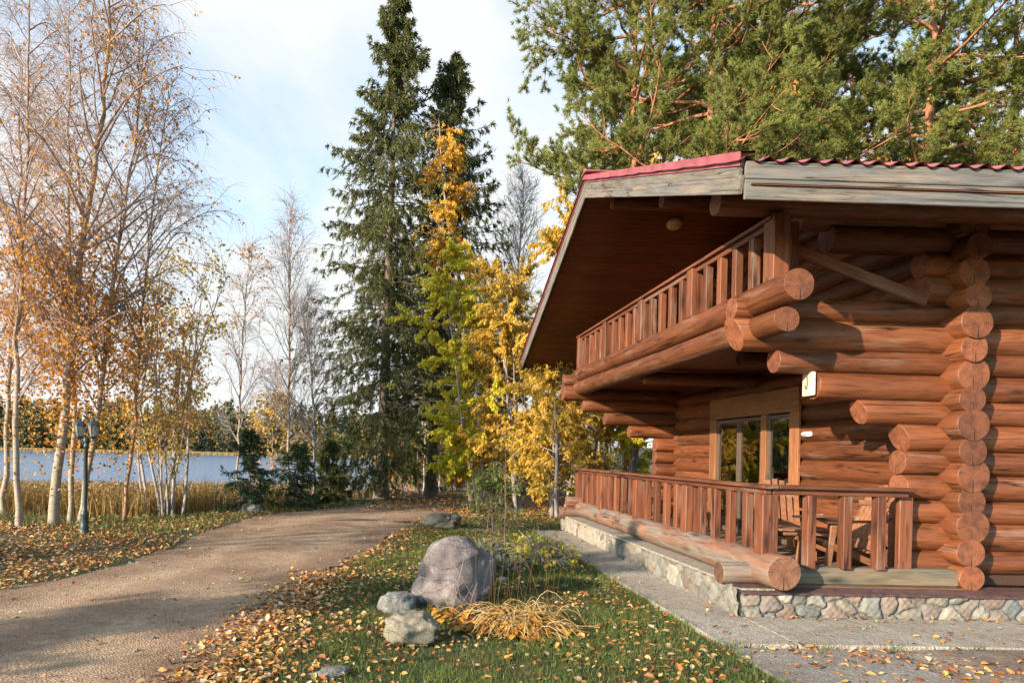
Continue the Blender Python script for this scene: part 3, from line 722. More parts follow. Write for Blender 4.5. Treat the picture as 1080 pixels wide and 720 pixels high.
# roof: soffit of grooved boards, wavy metal sheet, flashing, barge boards and fascia
Yf0, Yb0 = 5.72, 16.45; XV = 2.80; XR = 16.2
roof = Geo()
def profile(y0, y1, pitch=.112):
    n = int(abs(y1 - y0) / pitch); sgn = 1 if y1 > y0 else -1; out = []
    for i in range(n + 1):
        ya = y0 + sgn * i * pitch; yb = ya + sgn * (pitch - .009)
        out += [(ya, soff(ya)), (yb, soff(yb)), (yb + sgn * .001, soff(yb) + .010), (yb + sgn * .008, soff(yb) + .010)]
    return out
gs = Geo()
for (a, b) in ((RY + .001, Yb0 - .03), (RY - .001, Yf0 + .03)):
    pr = np.array(profile(a, b)); n = len(pr)
    V = np.concatenate([np.column_stack([np.full(n, 2.86), pr]), np.column_stack([np.full(n, XR), pr])])
    gs.add(V - np.array([9.5, RY, 5.3]), [(i, i + 1, n + i + 1, n + i) for i in range(n - 1)])
sofo = gs.build('soffit', M_SOFF, cabin, (9.5, RY, 5.3), attr=False)
# metal sheet, double skinned, waves across X
gm = Geo()
xw = np.arange(2.74, XR, .022)
for (ye, sgn) in ((Yf0 - .075, 1), (Yb0 + .075, -1)):
    yl = np.linspace(ye, RY, 24)
    X, Y = np.meshgrid(xw, yl)
    stp = .012 * (1 - ((np.abs(Y - ye) % .35) / .35))
    Z = soff(0) * 0 + (RZ - SL * np.abs(Y - RY)) + .20 + .020 * np.sin(X * 2 * np.pi / .185) + stp
    Z = Z + .005
    V = np.stack([X, Y, Z], -1).reshape(-1, 3); i = np.arange(X.size).reshape(X.shape)
    F = np.stack([i[:-1, :-1], i[:-1, 1:], i[1:, 1:], i[1:, :-1]], -1).reshape(-1, 4)
    gm.add(V - np.array([9.5, RY, 5.5]), F)
    gm.add(V - np.array([9.5, RY, 5.508]), F[:, ::-1])
gm.build('roof_sheet', M_ROOF, cabin, (9.5, RY, 5.5), attr=False)
rt = .02
def roofp(y, dz, x=XV): return (x, y, soff(y) + dz)
barge = None
up_f = (0, -SL, 1); up_b = (0, SL, 1)
# front verge: two planks, rear verge: two planks
for nm, dz, hh, dx in (('barge_board', -.005, .155, 0), ('barge_board', .135, .15, -.004)):
    board(nm, cabin, M_GREY, roofp(Yf0 - .02, dz, XV + dx), roofp(RY - .003, dz, XV + dx), .035, hh, (0, -SL, 1))
    board(nm, cabin, M_GREY, roofp(Yb0 + .02, dz, XV + dx), roofp(RY + .003, dz, XV + dx), .035, hh, (0, SL, 1))
def flashing(ya, yb):
    g = Geo()
    P = []
    for yy in (ya, yb):
        z = soff(yy)
        P.append([(XV - .034, yy, z + .155), (XV - .034, yy, z + .275), (XV + .10, yy, z + .285), (XV + .10, yy, z + .265), (XV - .028, yy, z + .262), (XV - .024, yy, z + .155)])
    P = np.array(P); n = 6
    V = P.reshape(-1, 3)
    g.add(V - np.array([XV, (ya + yb) / 2, 5]), [(i, (i + 1) % n, n + (i + 1) % n, n + i) for i in range(n)])
    return g.build('verge_flashing', M_ROOF, cabin, (XV, (ya + yb) / 2, 5), attr=False)
ycut = [Yf0 - .06, 7.45, 9.05, RY]
for a, b in zip(ycut[:-1], ycut[1:]): flashing(a + .002, b - .002)
ycut = [Yb0 + .06, 14.6, 12.7, RY]
for a, b in zip(ycut[:-1], ycut[1:]): flashing(a - .002, b + .002)
gr = Geo(); gr.beam((2.75, RY, RZ + .30), (XR, RY, RZ + .30), .26, .03, .01); gr.build('ridge_cap', M_ROOF, cabin, (0, 0, 0), attr=False)
for xx0, xx1 in ((XV + .02, 7.6), (7.605, 12), (12.005, XR)):
    for dz, hh, dy in ((-.055, .17, 0), (.107, .148, -.005)):
        board('fascia_board', cabin, M_GREY, (xx0, Yf0 - .03 + dy, soff(Yf0) + dz), (xx1, Yf0 - .03 + dy, soff(Yf0) + dz), .03, hh)
        board('fascia_board', cabin, M_GREY, (xx0, Yb0 + .03 - dy, soff(Yb0) + dz), (xx1, Yb0 + .03 - dy, soff(Yb0) + dz), .03, hh)
# lamp under the soffit, plaque, small white box by the door
g = Geo(); g.lathe([(0.0, -.10), (.06, -.098), (.115, -.075), (.14, -.03), (.13, 0), (.10, .01), (0, .012)], n=20)
lamp_s = g.build('ceiling_lamp', [M_CLAMP], None, (4.47, 11.4, soff(11.4) - .004), True)
lamp_s.rotation_euler = (-math.atan(SL), 0, 0)
tag(lamp_s, 'cream oval lamp fixed under the dark boards of the roof overhang', 'ceiling lamp')
pq = empty('house_plaque', (4.345, YF, 2.44)); tag(pq, 'pale wooden plaque with a dark hook mark on the sawn end of a bracket log', 'plaque')
g = Geo(); g.beam((0, 0, -.125), (0, 0, .125), .21, .03, .02, (1, 0, 0)); g.build('board', M_PLAQ, pq, (4.322, YF - .01, 2.43), attr=False)
g = Geo(); pl = np.array([[(0, .03, .075), (0, .025, .03), (0, .022, -.02), (0, .028, -.055), (0, .045, -.062), (0, .056, -.045), (0, .058, -.02)]], float)
tubes(g, pl, np.full((1, 7), .007), 6); g.build('mark', M_INK, pq, (4.306, YF - .03, 2.44), attr=False)
g = Geo(); g.beam((0, -.09, 0), (0, .09, 0), .06, .07, .015); g.beam((-.03, -.05, .002), (-.055, .05, .0), .03, .03, .008)
tag(g.build('wall_sensor', M_WHITE, None, (5.70, 9.52, 1.99), attr=False), 'small white plastic box on the log wall beside the patio door', 'wall box')

# ------------------------------------------------------------------ porch furniture
def chair(label, loc, rz, rake=.42):
    root = empty('porch_chair', loc); tag(root, label, 'chair', 'slatted wooden chairs on the porch')
    def pt(nm, fn):
        g = Geo(); fn(g); return g.build(nm, M_CHAIR, root, loc, attr=False)
    def seat(g):
        for i in range(6): g.beam((.26 - i * .095, -.27, .37 - i * .022), (.26 - i * .095, .27, .37 - i * .022), .078, .022)
    pt('seat', seat)
    def back(g):
        for i in range(7):
            yy = -.24 + i * .08; sp = yy * .12
            g.beam((-.22, yy, .28), (-.22 - rake * .75, yy + sp, .98 + .04 * math.cos(i - 3)), .066, .02, .004, (1, 0, 0.4))
        g.beam((-.265, -.28, .42), (-.265, .28, .42), .03, .06); g.beam((-.44, -.30, .80), (-.44, .30, .80), .03, .06)
    pt('backrest', back)
    for s in (-1, 1):
        pt('armrest', lambda g: g.beam((.34, .33 * s, .60), (-.46, .33 * s, .62), .10, .025))
        pt('leg', lambda g: g.beam((.30, .30 * s, 0), (.22, .30 * s, .59), .035, .07, .005, (1, 0, 0)))
        pt('leg', lambda g: g.beam((.33, .295 * s, .36), (-.52, .295 * s, .02), .03, .075))
    root.rotation_euler = (0, 0, rz)
    return root
chair('slatted wooden porch chair with its back to the wall, facing out past the door', (5.12, 9.05, .325), R(-105), .36)
chair('slatted wooden porch chair seen side on, nearest the corner log pile', (5.13, 7.92, .325), R(178), .45)
tl = (4.92, 8.42, .325); tb = empty('porch_table', tl); tag(tb, 'low slatted wooden table between the two porch chairs', 'table')
g = Geo()
for i in range(5): g.beam((-.33, -.22 + i * .11, .44), (.40, -.22 + i * .11, .44), .10, .022)
g.beam((-.28, -.22, .40), (.35, -.22, .40), .025, .05); g.beam((-.28, .22, .40), (.35, .22, .40), .025, .05)
g.build('tabletop', M_CHAIR, tb, tl, attr=False)
for sx in (-.28, .35):
    for sy in (-.19, .19):
        g = Geo(); g.beam((sx, sy, 0), (sx, sy, .42), .04, .04); g.build('leg', M_CHAIR, tb, tl, attr=False)
# ------------------------------------------------------------------ trees
def Z0(x, y): return float(Hgt(x, y))
def root_at(name, x, y, label, cat, group=None, dz=-.03):
    o = empty(name, (x, y, Z0(x, y) + dz)); return tag(o, label, cat, group)
def dup(root, loc, rz, sc, label, cat=None, group=None):
    r = root.copy(); COL.objects.link(r); r.location = loc; r.rotation_euler = (0, 0, rz); r.scale = (sc,) * 3
    r['label'] = label
    if group: r['group'] = group
    for ch in root.children:
        c = ch.copy(); COL.objects.link(c); c.parent = r; c.matrix_parent_inverse = ch.matrix_parent_inverse
    return r
def poly(P, n=14):
    P = np.array(P, float); d = np.concatenate([[0], np.cumsum(np.linalg.norm(np.diff(P, axis=0), axis=1))]); t = np.linspace(0, d[-1], n)
    Q = np.stack([np.interp(t, d, P[:, j]) for j in range(3)], 1)
    Q[1:-1] = (Q[:-2] + 2 * Q[1:-1] + Q[2:]) / 4
    return Q

def birch(x, y, label, pts, r0, seed, group=None, nb=46, blen=2.6, n2=9, n3=6, droop=-.16, lz=(0.1, .6), nleaf=2500, lsize=.055, lmat=None, tmat=None, stem_leaf=0, twig=None, b0=.22, cat='birch tree', name='birch_tree', ang=.75, top_leaf=.035, wr=.85):
    """birch: white trunk, arching limbs, long hanging twigs, the leaves that are left mostly between heights lz"""
    rg = np.random.default_rng(seed)
    root = root_at(name, x, y, label, cat, group); loc = WL[root.name]
    T = poly(pts, 22); T[1:-1, :2] += rg.normal(0, .018, (20, 2)); Hh = T[-1, 2]
    rad = .54 * r0 * (1 - np.linspace(0, 1, 22)) ** .85 + .008; rad[0] *= 1.25; rad[1] *= 1.03
    g = Geo(); k = 8 if lmat is None else 12
    tubes(g, T[None, :k], rad[None, :k], 10, 0); tubes(g, T[None, k - 1:], rad[None, k - 1:], 8, 1)
    g.build('trunk', [M_BIRCH if tmat is None else tmat, M_BBARK if tmat is None else tmat], root, loc, True)
    S, D, pi, t = spawn(rg, T[None], nb, b0, .985, ang, .3, .15)
    L = blen * (1 - t) ** .55 * (0.55 + .6 * np.sin(np.clip((t - b0) / .25, 0, 1) * 1.57)) * rg.uniform(.7, 1.2, nb) + .25
    P1 = grow(rg, S, D, L, 9, np.linspace(.10, droop * 1.1, 8), .09)
    S2, D2, p2, t2 = spawn(rg, P1, n2, .2, 1.0, .65, .1, .25)
    P2 = grow(rg, S2, D2, np.clip(L[p2] * .42, .25, 1.1) * rg.uniform(.6, 1.2, len(p2)), 6, np.linspace(0, droop * 1.6, 5), .12)
    S3, D3, p3, t3 = spawn(rg, P2, n3, .25, 1.0, .6, 0, .3)
    P3 = grow(rg, S3, D3, rg.uniform(.18, .55, len(p3)), 4, droop * 2.2, .12)
    g = Geo()
    def trad(n, a, b, c): return (np.asarray(a)[:, None] * (1 - np.linspace(0, 1, n)[None]) ** .8 + b) * c
    tubes(g, P1, trad(9, (.20 * r0) * np.clip(L / blen, .25, 1), .005, 1), 5)
    tubes(g, P2, trad(6, np.full(len(p2), .0055), .0022, wr), 3); tubes(g, P3, trad(4, np.full(len(p3), .002), .0017, wr), 3)
    g.build('branches', twig or M_TWIG, root, loc, True)
    g = Geo()
    C, Dd = along(rg, np.concatenate([P3, P2[:, ::2][:, :3].repeat(1, 0)[:, [0, 1, 2, 2]]]), 4)
    hz = C[:, 2] / Hh
    w = np.where((hz > lz[0]) & (hz < lz[1]), 1.0, top_leaf) * (0.35 + (np.sin(C[:, 0] * 2.2 + seed) * np.sin(C[:, 2] * 1.7) > -.1))
    w /= w.sum(); idx = rg.choice(len(C), min(int(nleaf * 1.35), int((w > 0).sum())), False, w)
    leaves(g, rg, C[idx], lsize * 1.25, .4, .75)
    if stem_leaf:
        stem_leaf *= 3
        f = rg.uniform(.17, .52, stem_leaf); q = T[(f * 21).astype(int)] + rg.normal(0, .36, (stem_leaf, 3)) * np.array([1, 1, 1.3])
        leaves(g, rg, q, lsize * 1.3, .5, .75)
    g.build('crown', lmat or M_LORANGE, root, loc)
    return root

SH = 'birches with orange leaves by the lake'
def vt(px_pts): return px_pts
# (the trunks follow the photograph's lean: metres from the base)
birch(-7.25, 13.1, 'slim birch at the left edge of the photo, white trunk and few orange leaves', [(0, 0, -.1), (-.08, 0, 1.6), (-.12, 0, 4), (-.05, .1, 7), (-.1, .1, 11)], .095, 21, nb=44, blen=1.5, nleaf=900, lz=(.08, .62), stem_leaf=160, top_leaf=.03)
birch(-6.95, 13.8, 'tallest thick birch with pale trunk and orange leaves beside the lamp post', [(0, 0, -.1), (.12, 0, 2), (.38, 0, 5), (.75, .1, 8.5), (.9, .1, 12.5)], .165, 22, nb=54, blen=2.7, n2=9, n3=6, nleaf=3200, lz=(.08, .46), stem_leaf=700, top_leaf=.05)
birch(-7.02, 14.6, 'second stem birch leaning left with long bare upper branches, behind the tallest birch', [(0, 0, -.1), (.05, 0, 2), (-.1, 0, 5), (-.25, .1, 8), (-.3, .1, 11)], .09, 23, nb=44, blen=2.2, n2=10, n3=6, nleaf=1300, lz=(.1, .55), stem_leaf=250)
birch(-6.75, 14.4, 'birch leaning to the right just behind the lamp post, orange leaves low down', [(0, 0, -.1), (.35, 0, 2.2), (.55, 0, 4.5), (.95, .1, 8), (1.1, .1, 10.5)], .10, 24, nb=42, blen=2.5, n2=8, n3=6, nleaf=2600, lz=(.1, .5), stem_leaf=420)
birch(-6.15, 15.2, 'thin dark stemmed birch right of the lamp post with weeping bare crown', [(0, 0, -.1), (.18, 0, 2), (.30, 0, 4.5), (.55, .1, 8), (.75, .1, 9.6)], .07, 25, nb=42, blen=2.4, n2=9, n3=6, nleaf=1500, lz=(.12, .5), stem_leaf=250, tmat=M_BBARK)
birch(-8.9, 15.5, 'birch reaching out of the left side of the photo behind the slim birch', [(0, 0, -.1), (0, 0, 3), (.2, 0, 6), (.1, 0, 10.5)], .10, 26, nb=40, blen=2.0, nleaf=1500, lz=(.08, .5), stem_leaf=200)
# multi-stemmed shrubby tree with yellow leaves
def clump(x, y, label, seed, nst=9, H=6.5, spread=.22, nleaf=2600, lz=(.16, .58), lsize=.085, lmat=None, twmat=None, name='yellow_shrub', cat='shrub tree', nb=13, blen=1.3, r=.035, group=None, bare_top=True, base=.35, twigs=5, hang=.7, wid=.5):
    rg = np.random.default_rng(seed); root = root_at(name, x, y, label, cat, group); loc = WL[root.name]
    S = np.column_stack([rg.normal(0, base, nst), rg.normal(0, base, nst), np.full(nst, -.05)])
    D = np.column_stack([S[:, 0] * spread * 2 + rg.normal(0, spread * .5, nst), S[:, 1] * spread * 2 + rg.normal(0, spread * .5, nst), np.ones(nst)])
    L = H * rg.uniform(.65, 1.05, nst)
    P = grow(rg, S, D, L, 14, .02, .05)
    g = Geo(); tt_ = np.linspace(0, 1, 14)
    tubes(g, P, (r * rg.uniform(.6, 1.3, nst))[:, None] * (1 - tt_[None] * .8), 7); g.build('stems', twmat or M_GTWIG, root, loc, True)
    S1, D1, p1, t1 = spawn(rg, P, nb, .18, 1, .6, .2, .2)
    P1 = grow(rg, S1, D1, blen * rg.uniform(.4, 1.2, len(p1)) * (1.15 - t1 * .6), 7, .04, .1)
    S2, D2, p2, t2 = spawn(rg, P1, twigs, .2, 1, .6, 0, .3)
    P2 = grow(rg, S2, D2, rg.uniform(.2, .6, len(p2)), 4, -.02, .14)
    g = Geo(); tubes(g, P1, np.full(len(p1), .011)[:, None] * (1 - np.linspace(0, .8, 7)[None]), 4); tubes(g, P2, np.full((len(p2), 4), .0035), 3)
    g.build('branches', twmat or M_GTWIG, root, loc, True)
    C, Dd = along(rg, P2, 7); hz = C[:, 2] / H
    w = np.where((hz > lz[0]) & (hz < lz[1]), 1., .03) * (0.2 + (np.sin(C[:, 0] * 3.1 + seed) + np.sin(C[:, 2] * 2.6 + C[:, 1] * 2) > -.5))
    w /= w.sum(); idx = rg.choice(len(C), min(int(nleaf * 2.2), int((w > 0).sum())), False, w)
    g = Geo(); leaves(g, rg, C[idx] + rg.normal(0, .04, (len(idx), 3)), lsize, hang, wid); g.build('crown', lmat or M_LYEL, root, loc)
    return root
clump(-5.75, 16.4, 'multi stemmed shrub with golden yellow leaves left of the drive', 31, nst=11, H=6.6, nleaf=4600, lz=(.10, .62), base=.28, lsize=.10)
birch(-4.9, 20.2, 'bare slim birch with faint pinkish leaves at its top, left of the small spruces', [(0, 0, -.1), (.05, 0, 3), (.1, 0, 5.5), (.25, 0, 7.7)], .055, 33, nb=34, blen=1.3, n2=8, n3=5, nleaf=350, lz=(.7, 1), droop=-.05, twig=M_GTWIG, ang=.6)
birch(-3.45, 20.4, 'tallest bare grey birch behind the small spruces', [(0, 0, -.1), (0, 0, 3), (-.05, 0, 6), (-.1, 0, 8.9)], .07, 34, nb=46, blen=1.7, n2=9, n3=5, nleaf=120, lz=(.8, 1), droop=-.04, twig=M_GTWIG, ang=.65)
birch(-2.75, 21.0, 'bare forked grey tree between the small spruces and the big spruce', [(0, 0, -.1), (.02, 0, 2.2), (-.15, 0, 4.2), (-.5, 0, 6.4)], .085, 35, nb=36, blen=1.9, n2=8, n3=5, nleaf=60, lz=(.8, 1), droop=.0, twig=M_GTWIG, tmat=M_GTWIG, ang=.7, cat='bare tree', name='bare_tree')
birch(-4.3, 22.5, 'small birch with a patch of yellow leaves behind the bare birches', [(0, 0, -.1), (0, 0, 2), (.05, 0, 4.6)], .04, 36, nb=30, blen=1.0, n2=8, n3=5, nleaf=1100, lz=(.25, .8), lmat=M_LYEL, lsize=.07)

def spruce(x, y, label, H, Rb, seed, nw=150, lean=(0, 0), zb=.08, mat=None, nm='spruce_tree', r0=.2, full=1.0, nside=13, curt=1.0, group=None, big=1.0):
    rg = np.random.default_rng(seed); root = root_at(nm, x, y, label, 'spruce tree', group); loc = WL[root.name]
    n = 20; t = np.linspace(0, 1, n)
    T = np.column_stack([lean[0] * t, lean[1] * t, t * H - .1]); T[1:, :2] += np.cumsum(rg.normal(0, .01, (n - 1, 2)), 0)
    g = Geo(); rad = r0 * (1 - t) ** .9 + .012; rad[0] *= 1.5; rad[1] *= 1.08; tubes(g, T[None], rad[None], 10); g.build('trunk', M_SPBARK, root, loc, True)
    S, D, pi, tb = spawn(rg, T[None], nw, zb, .995, 1.45, .8, .10)
    D[:, 2] = np.interp(tb, [0, .5, 1], [-.12, .0, .75]); D = nrm(D)
    prof = np.interp(tb, [0, .12, .3, .55, .8, 1], [.8, .95, 1, .84, .52, .10])
    L = Rb * prof * rg.uniform(.62, 1.12, nw)
    lim = rg.uniform(0, 1, nw) < .10; L[lim] *= .5
    P1 = grow(rg, S, D, L, 9, np.concatenate([np.full(4, -.08), np.full(4, .10)]), .04)
    g = Geo(); tubes(g, P1, (.010 + .012 * L / Rb)[:, None] * (1.05 - np.linspace(0, 1, 9)[None]), 4)
    # side branchlets, spreading then hanging
    k = nside; S2, D2, p2, t2 = spawn(rg, P1, k, .03, 1.0, .95, .75, .2)
    L2 = np.clip(L[p2] * .36 * (1.15 - t2), .12, .75) * rg.uniform(.6, 1.3, len(p2)) * curt
    P2 = grow(rg, S2, D2, L2, 6, -.30 * min(1, Rb / 2), .10)
    tubes(g, P2, np.full(len(p2), .005)[:, None] * (1.1 - np.linspace(0, 1, 6)[None]), 3)
    g.build('branches', M_SPBARK, root, loc, True)
    # needle sprays: short flat slivers set along each branchlet
    g = Geo()
    for P, kk in ((P2, int(26 * full)), (P1, int(40 * full))):
        C, Dd = along(rg, P, kk)
        N = len(C); side = nrm(np.cross(Dd, rg.normal(0, 1, (N, 3))))
        d = nrm(Dd * .9 + side * .75 + np.array([0, 0, -.25])); w = nrm(np.cross(d, rg.normal(0, 1, (N, 3))))
        ln = (rg.uniform(.09, .20, N) * big)[:, None]; wd = (rg.uniform(.014, .030, N) * big)[:, None]
        V = np.stack([C - w * wd * .6, C + w * wd * .6, C + d * ln + w * wd * .35, C + d * ln - w * wd * .35], 1).reshape(-1, 3)
        g.add(V, np.arange(N * 4).reshape(N, 4), rg.uniform(0, .9, N))
    g.build('crown', mat or M_SPRUCE, root, loc)
    return root
spruce(-.76, 23.7, 'tallest dark spruce with drooping boughs at the end of the drive', 17.6, 3.3, 41, nw=290, r0=.20, zb=.06, lean=(.25, 0))
spruce(1.0, 25.2, 'second dark spruce close behind and right of the tallest one', 16.4, 3.2, 42, nw=230, r0=.19, zb=.17, lean=(.5, 0))
spruce(-3.9, 17.6, 'small young spruce with open boughs, left one beside the drive bend', 2.15, .85, 43, nw=60, r0=.03, zb=.06, mat=M_SPRUCE2, nside=8, big=.8, full=.45)
spruce(-3.0, 19.2, 'small young spruce behind the bend, right of the other small one', 1.9, .9, 44, nw=60, r0=.03, zb=.06, mat=M_SPRUCE2, nside=8, big=.8, full=.45)
spruce(-2.3, 21.5, 'young spruce in the shade of the tall spruce boughs', 2.0, .8, 45, nw=50, r0=.04, zb=.06, mat=M_SPRUCE, nside=9, big=.9)

def pine(x, y, label, H, Rb, seed, crown0=.42, r0=.19, nb=34, ntuft=12000, lean=(0, 0), group='pines behind the cabin', dead=10):
    rg = np.random.default_rng(seed); root = root_at('pine_tree', x, y, label, 'pine tree', group); loc = WL[root.name]
    n = 20; t = np.linspace(0, 1, n); T = np.column_stack([lean[0] * t, lean[1] * t, t * H - .1])
    T[1:, :2] += np.cumsum(rg.normal(0, .035, (n - 1, 2)), 0)
    g = Geo(); rad = r0 * (1 - t * .82); rad[0] *= 1.3; tubes(g, T[None], rad[None], 12); g.build('trunk', M_PBARK, root, loc, True)
    S, D, pi, tb = spawn(rg, T[None], nb, crown0, 1, 1.25, .55, .2)
    prof = np.interp((tb - crown0) / (1 - crown0), [0, .25, .6, .85, 1], [.85, 1, .9, .6, .25])
    L = Rb * prof * rg.uniform(.6, 1.15, nb)
    P1 = grow(rg, S, D, L, 10, np.concatenate([np.full(3, -.03), np.full(6, .07)]), .13)
    g = Geo(); tubes(g, P1, (.020 + .035 * L / Rb)[:, None] * (1.1 - np.linspace(0, 1, 10)[None]), 6)
    S2, D2, p2, t2 = spawn(rg, P1, 12, .22, 1.0, .75, .25, .25)
    P2 = grow(rg, S2, D2, np.clip(L[p2] * .38, .3, 1.3) * rg.uniform(.6, 1.2, len(p2)), 6, .06, .15)
    tubes(g, P2, np.full(len(p2), .014)[:, None] * (1.1 - np.linspace(0, 1, 6)[None]), 4)
    S3, D3, p3, t3 = spawn(rg, P2, 6, .3, 1.0, .7, .1, .3)
    P3 = grow(rg, S3, D3, rg.uniform(.15, .5, len(p3)), 4, .10, .15)
    tubes(g, P3, np.full((len(p3), 4), .005), 3)
    if dead:
        S4, D4, p4, t4 = spawn(rg, T[None], dead, crown0 * .65, crown0, 1.4, .6, .2)
        P4 = grow(rg, S4, D4, rg.uniform(.5, 1.8, dead), 7, -.02, .16); tubes(g, P4, np.full(dead, .018)[:, None] * (1.1 - np.linspace(0, 1, 7)[None]), 4)
    g.build('branches', M_PBARK, root, loc, True)
    C, Dd = along(rg, P3, max(1, ntuft // len(p3) + 1)); C2 = P3[:, -1]; D2_ = nrm(P3[:, -1] - P3[:, -2])
    C = np.concatenate([C2, C])[:ntuft]; Dd = np.concatenate([D2_, Dd])[:ntuft]; N = len(C); K = 17
    shade = rg.uniform(0, .5, N)
    Cn = np.repeat(C, K, 0); d = np.repeat(Dd, K, 0) * .75 + rg.normal(0, .62, (N * K, 3)) + np.array([0, 0, .18]); d = nrm(d)
    w = nrm(np.cross(d, rg.normal(0, 1, d.shape))); ln = rg.uniform(.08, .16, len(d))[:, None]; wd = .0078
    V = np.stack([Cn - w * wd, Cn + w * wd, Cn + d * ln + w * wd * .5, Cn + d * ln - w * wd * .5], 1).reshape(-1, 3)
    g = Geo(); g.add(V, np.arange(N * K * 4).reshape(-1, 4), np.repeat(shade, K) + rg.uniform(0, .5, N * K)); g.build('crown', M_PINE, root, loc)
    return root
pA = pine(7.1, 21.2, 'pine with a broad crown, leftmost above the cabin roof ridge', 18.5, 4.0, 51, .40, .20, nb=46, ntuft=15000)
pB = pine(8.75, 20.0, 'pine with orange bark and a bent limb above the middle of the roof', 18, 3.9, 52, .46, .19, nb=42, ntuft=14000)
pC = pine(15.3, 20.0, 'pine with thick orange trunk above the right part of the roof', 18, 3.9, 53, .50, .22, nb=38, ntuft=12500)
for i, (px_, py_, rz, sc, lb, src) in enumerate([
    (11.6, 21.5, 2.1, 1.0, 'pine filling the gap between the two middle orange trunks behind the roof', 'A'),
    (13.0, 25.5, 4.0, 1.05, 'darker pine standing further back over the middle of the roof', 'B'),
    (18.6, 20.5, 1.0, .95, 'pine at the right edge of the photo above the eaves', 'A'),
    (10.2, 27.0, 3.3, .92, 'pine far back between the leftmost pine and the bent limbed one', 'B'),
    (17.5, 27.0, 5.2, 1.1, 'pine far back at the right, behind the thick orange trunk', 'C')]):
    dup({'A': pA, 'B': pB, 'C': pC}[src], (px_, py_, Z0(px_, py_) - .05), rz, sc, lb)

def broad(x, y, label, H, Rb, seed, lmat, nleaf=9000, lsize=.085, z0=.25, stems=3, cat='tree', nm='leafy_tree', r=.06, group=None, lean=(0, 0), gap=-.35, prof=None, tw=None, droop=-.05, hang=.9, wid=.42, nbr=None):
    """loose slender autumn tree: several stems, hanging pointed leaves in sprays with gaps"""
    rg = np.random.default_rng(seed); root = root_at(nm, x, y, label, cat, group); loc = WL[root.name]
    S = np.column_stack([rg.normal(0, .12, stems), rg.normal(0, .12, stems), np.full(stems, -.08)])
    D = np.column_stack([rg.normal(0, .09, stems) + lean[0] / H, rg.normal(0, .09, stems) + lean[1] / H, np.ones(stems)])
    P = grow(rg, S, D, H * rg.uniform(.82, 1.0, stems), 18, .015, .035)
    g = Geo(); tubes(g, P, (r * rg.uniform(.7, 1.2, stems))[:, None] * (1 - .85 * np.linspace(0, 1, 18)[None]), 8); g.build('trunk', tw or M_GTWIG, root, loc, True)
    S1, D1, p1, t1 = spawn(rg, P, nbr or max(14, int(60 / stems)), z0, 1, .95, .25, .2)
    pf = np.interp((t1 - z0) / (1 - z0), *(prof or ([0, .3, .7, 1], [.8, 1, .75, .2])))
    P1 = grow(rg, S1, D1, Rb * pf * rg.uniform(.55, 1.15, len(p1)), 8, droop, .10)
    S2, D2, p2, t2 = spawn(rg, P1, 7, .2, 1, .7, 0, .3)
    tw_ = min(1.0, Rb / 1.2); P2 = grow(rg, S2, D2, rg.uniform(.25, .75, len(p2)) * tw_, 5, droop * 1.6, .14)
    g = Geo(); tubes(g, P1, np.full(len(p1), .016 * tw_)[:, None] * (1.1 - np.linspace(0, 1, 8)[None]), 4); tubes(g, P2, np.full((len(p2), 5), .0045 * tw_ ** .5), 3)
    g.build('branches', tw or M_GTWIG, root, loc, True)
    nleaf = int(nleaf * (3.6 if Rb > .9 else 1)); C, Dd = along(rg, P2, int(nleaf * 1.8 / len(p2)) + 1)
    keep = (np.sin(C[:, 0] * 2.7 + seed) + np.sin(C[:, 2] * 2.1 + C[:, 1] * 1.9 + seed) + rg.normal(0, .5, len(C))) > gap
    C = C[keep]; Dd = Dd[keep]; idx = rg.permutation(len(C))[:nleaf]
    g = Geo(); leaves(g, rg, C[idx] + rg.normal(0, .03, (len(idx), 3)), lsize, hang, wid, Dd[idx] * np.array([1, 1, .4]) + np.array([0, 0, -.55])); g.build('crown', lmat, root, loc)
    return root
YG = 'autumn trees at the far end of the lawn'
broad(2.35, 20.2, 'slender lime yellow tree between the spruces and the cabin', 8.4, 1.69, 61, M_LLIME, 18225, 0.098, .14, 3, group=YG, lean=(-.3, 0))
broad(3.45, 19.6, 'golden yellow tree nearest the far corner of the cabin roof', 7.6, 1.62, 62, M_LYEL, 15187, 0.098, .12, 3, group=YG)
broad(4.75, 19.0, 'yellow leaved tree seen under the roof overhang behind the porch end', 7.4, 1.88, 63, M_LYEL, 17212, 0.098, .12, 3, group=YG)
broad(6.5, 19.2, 'yellow green tree right behind the far porch railing', 6.0, 1.88, 64, M_LLIME, 12150, 0.098, .10, 4, group=YG)
broad(2.9, 21.8, 'low orange yellow tree under the lime one', 3.6, 1.1, 65, M_LYEL, 3200, .10, .10, 4, group=YG)
broad(2.25, 23.1, 'orange birch whose crown glows beside the second spruce top', 13.4, 1.15, 66, M_LGOLD, 5000, .10, .52, 1, 'birch tree', 'birch_tree', .10, tw=M_BIRCH, droop=-.14)
broad(12.3, 20.5, 'rusty orange tree between the pine trunks over the roof', 13.2, 1.5, 67, M_LORANGE, 900, .12, .5, 2, tw=M_BBARK)
broad(16.8, 21.5, 'orange tree at the upper right behind the right pines', 15.0, 1.5, 68, M_LORANGE, 1100, .12, .45, 2, tw=M_BBARK)
broad(5.0, 18.6, 'yellow tree peeking over the ridge below the leftmost pine', 9.3, 1.5, 69, M_LYEL, 6500, .12, .4, 3)
broad(9.2, 17.9, 'yellow tree showing between pine trunks over the middle of the roof', 10.4, 1.3, 70, M_LYEL, 5000, .12, .4, 3)
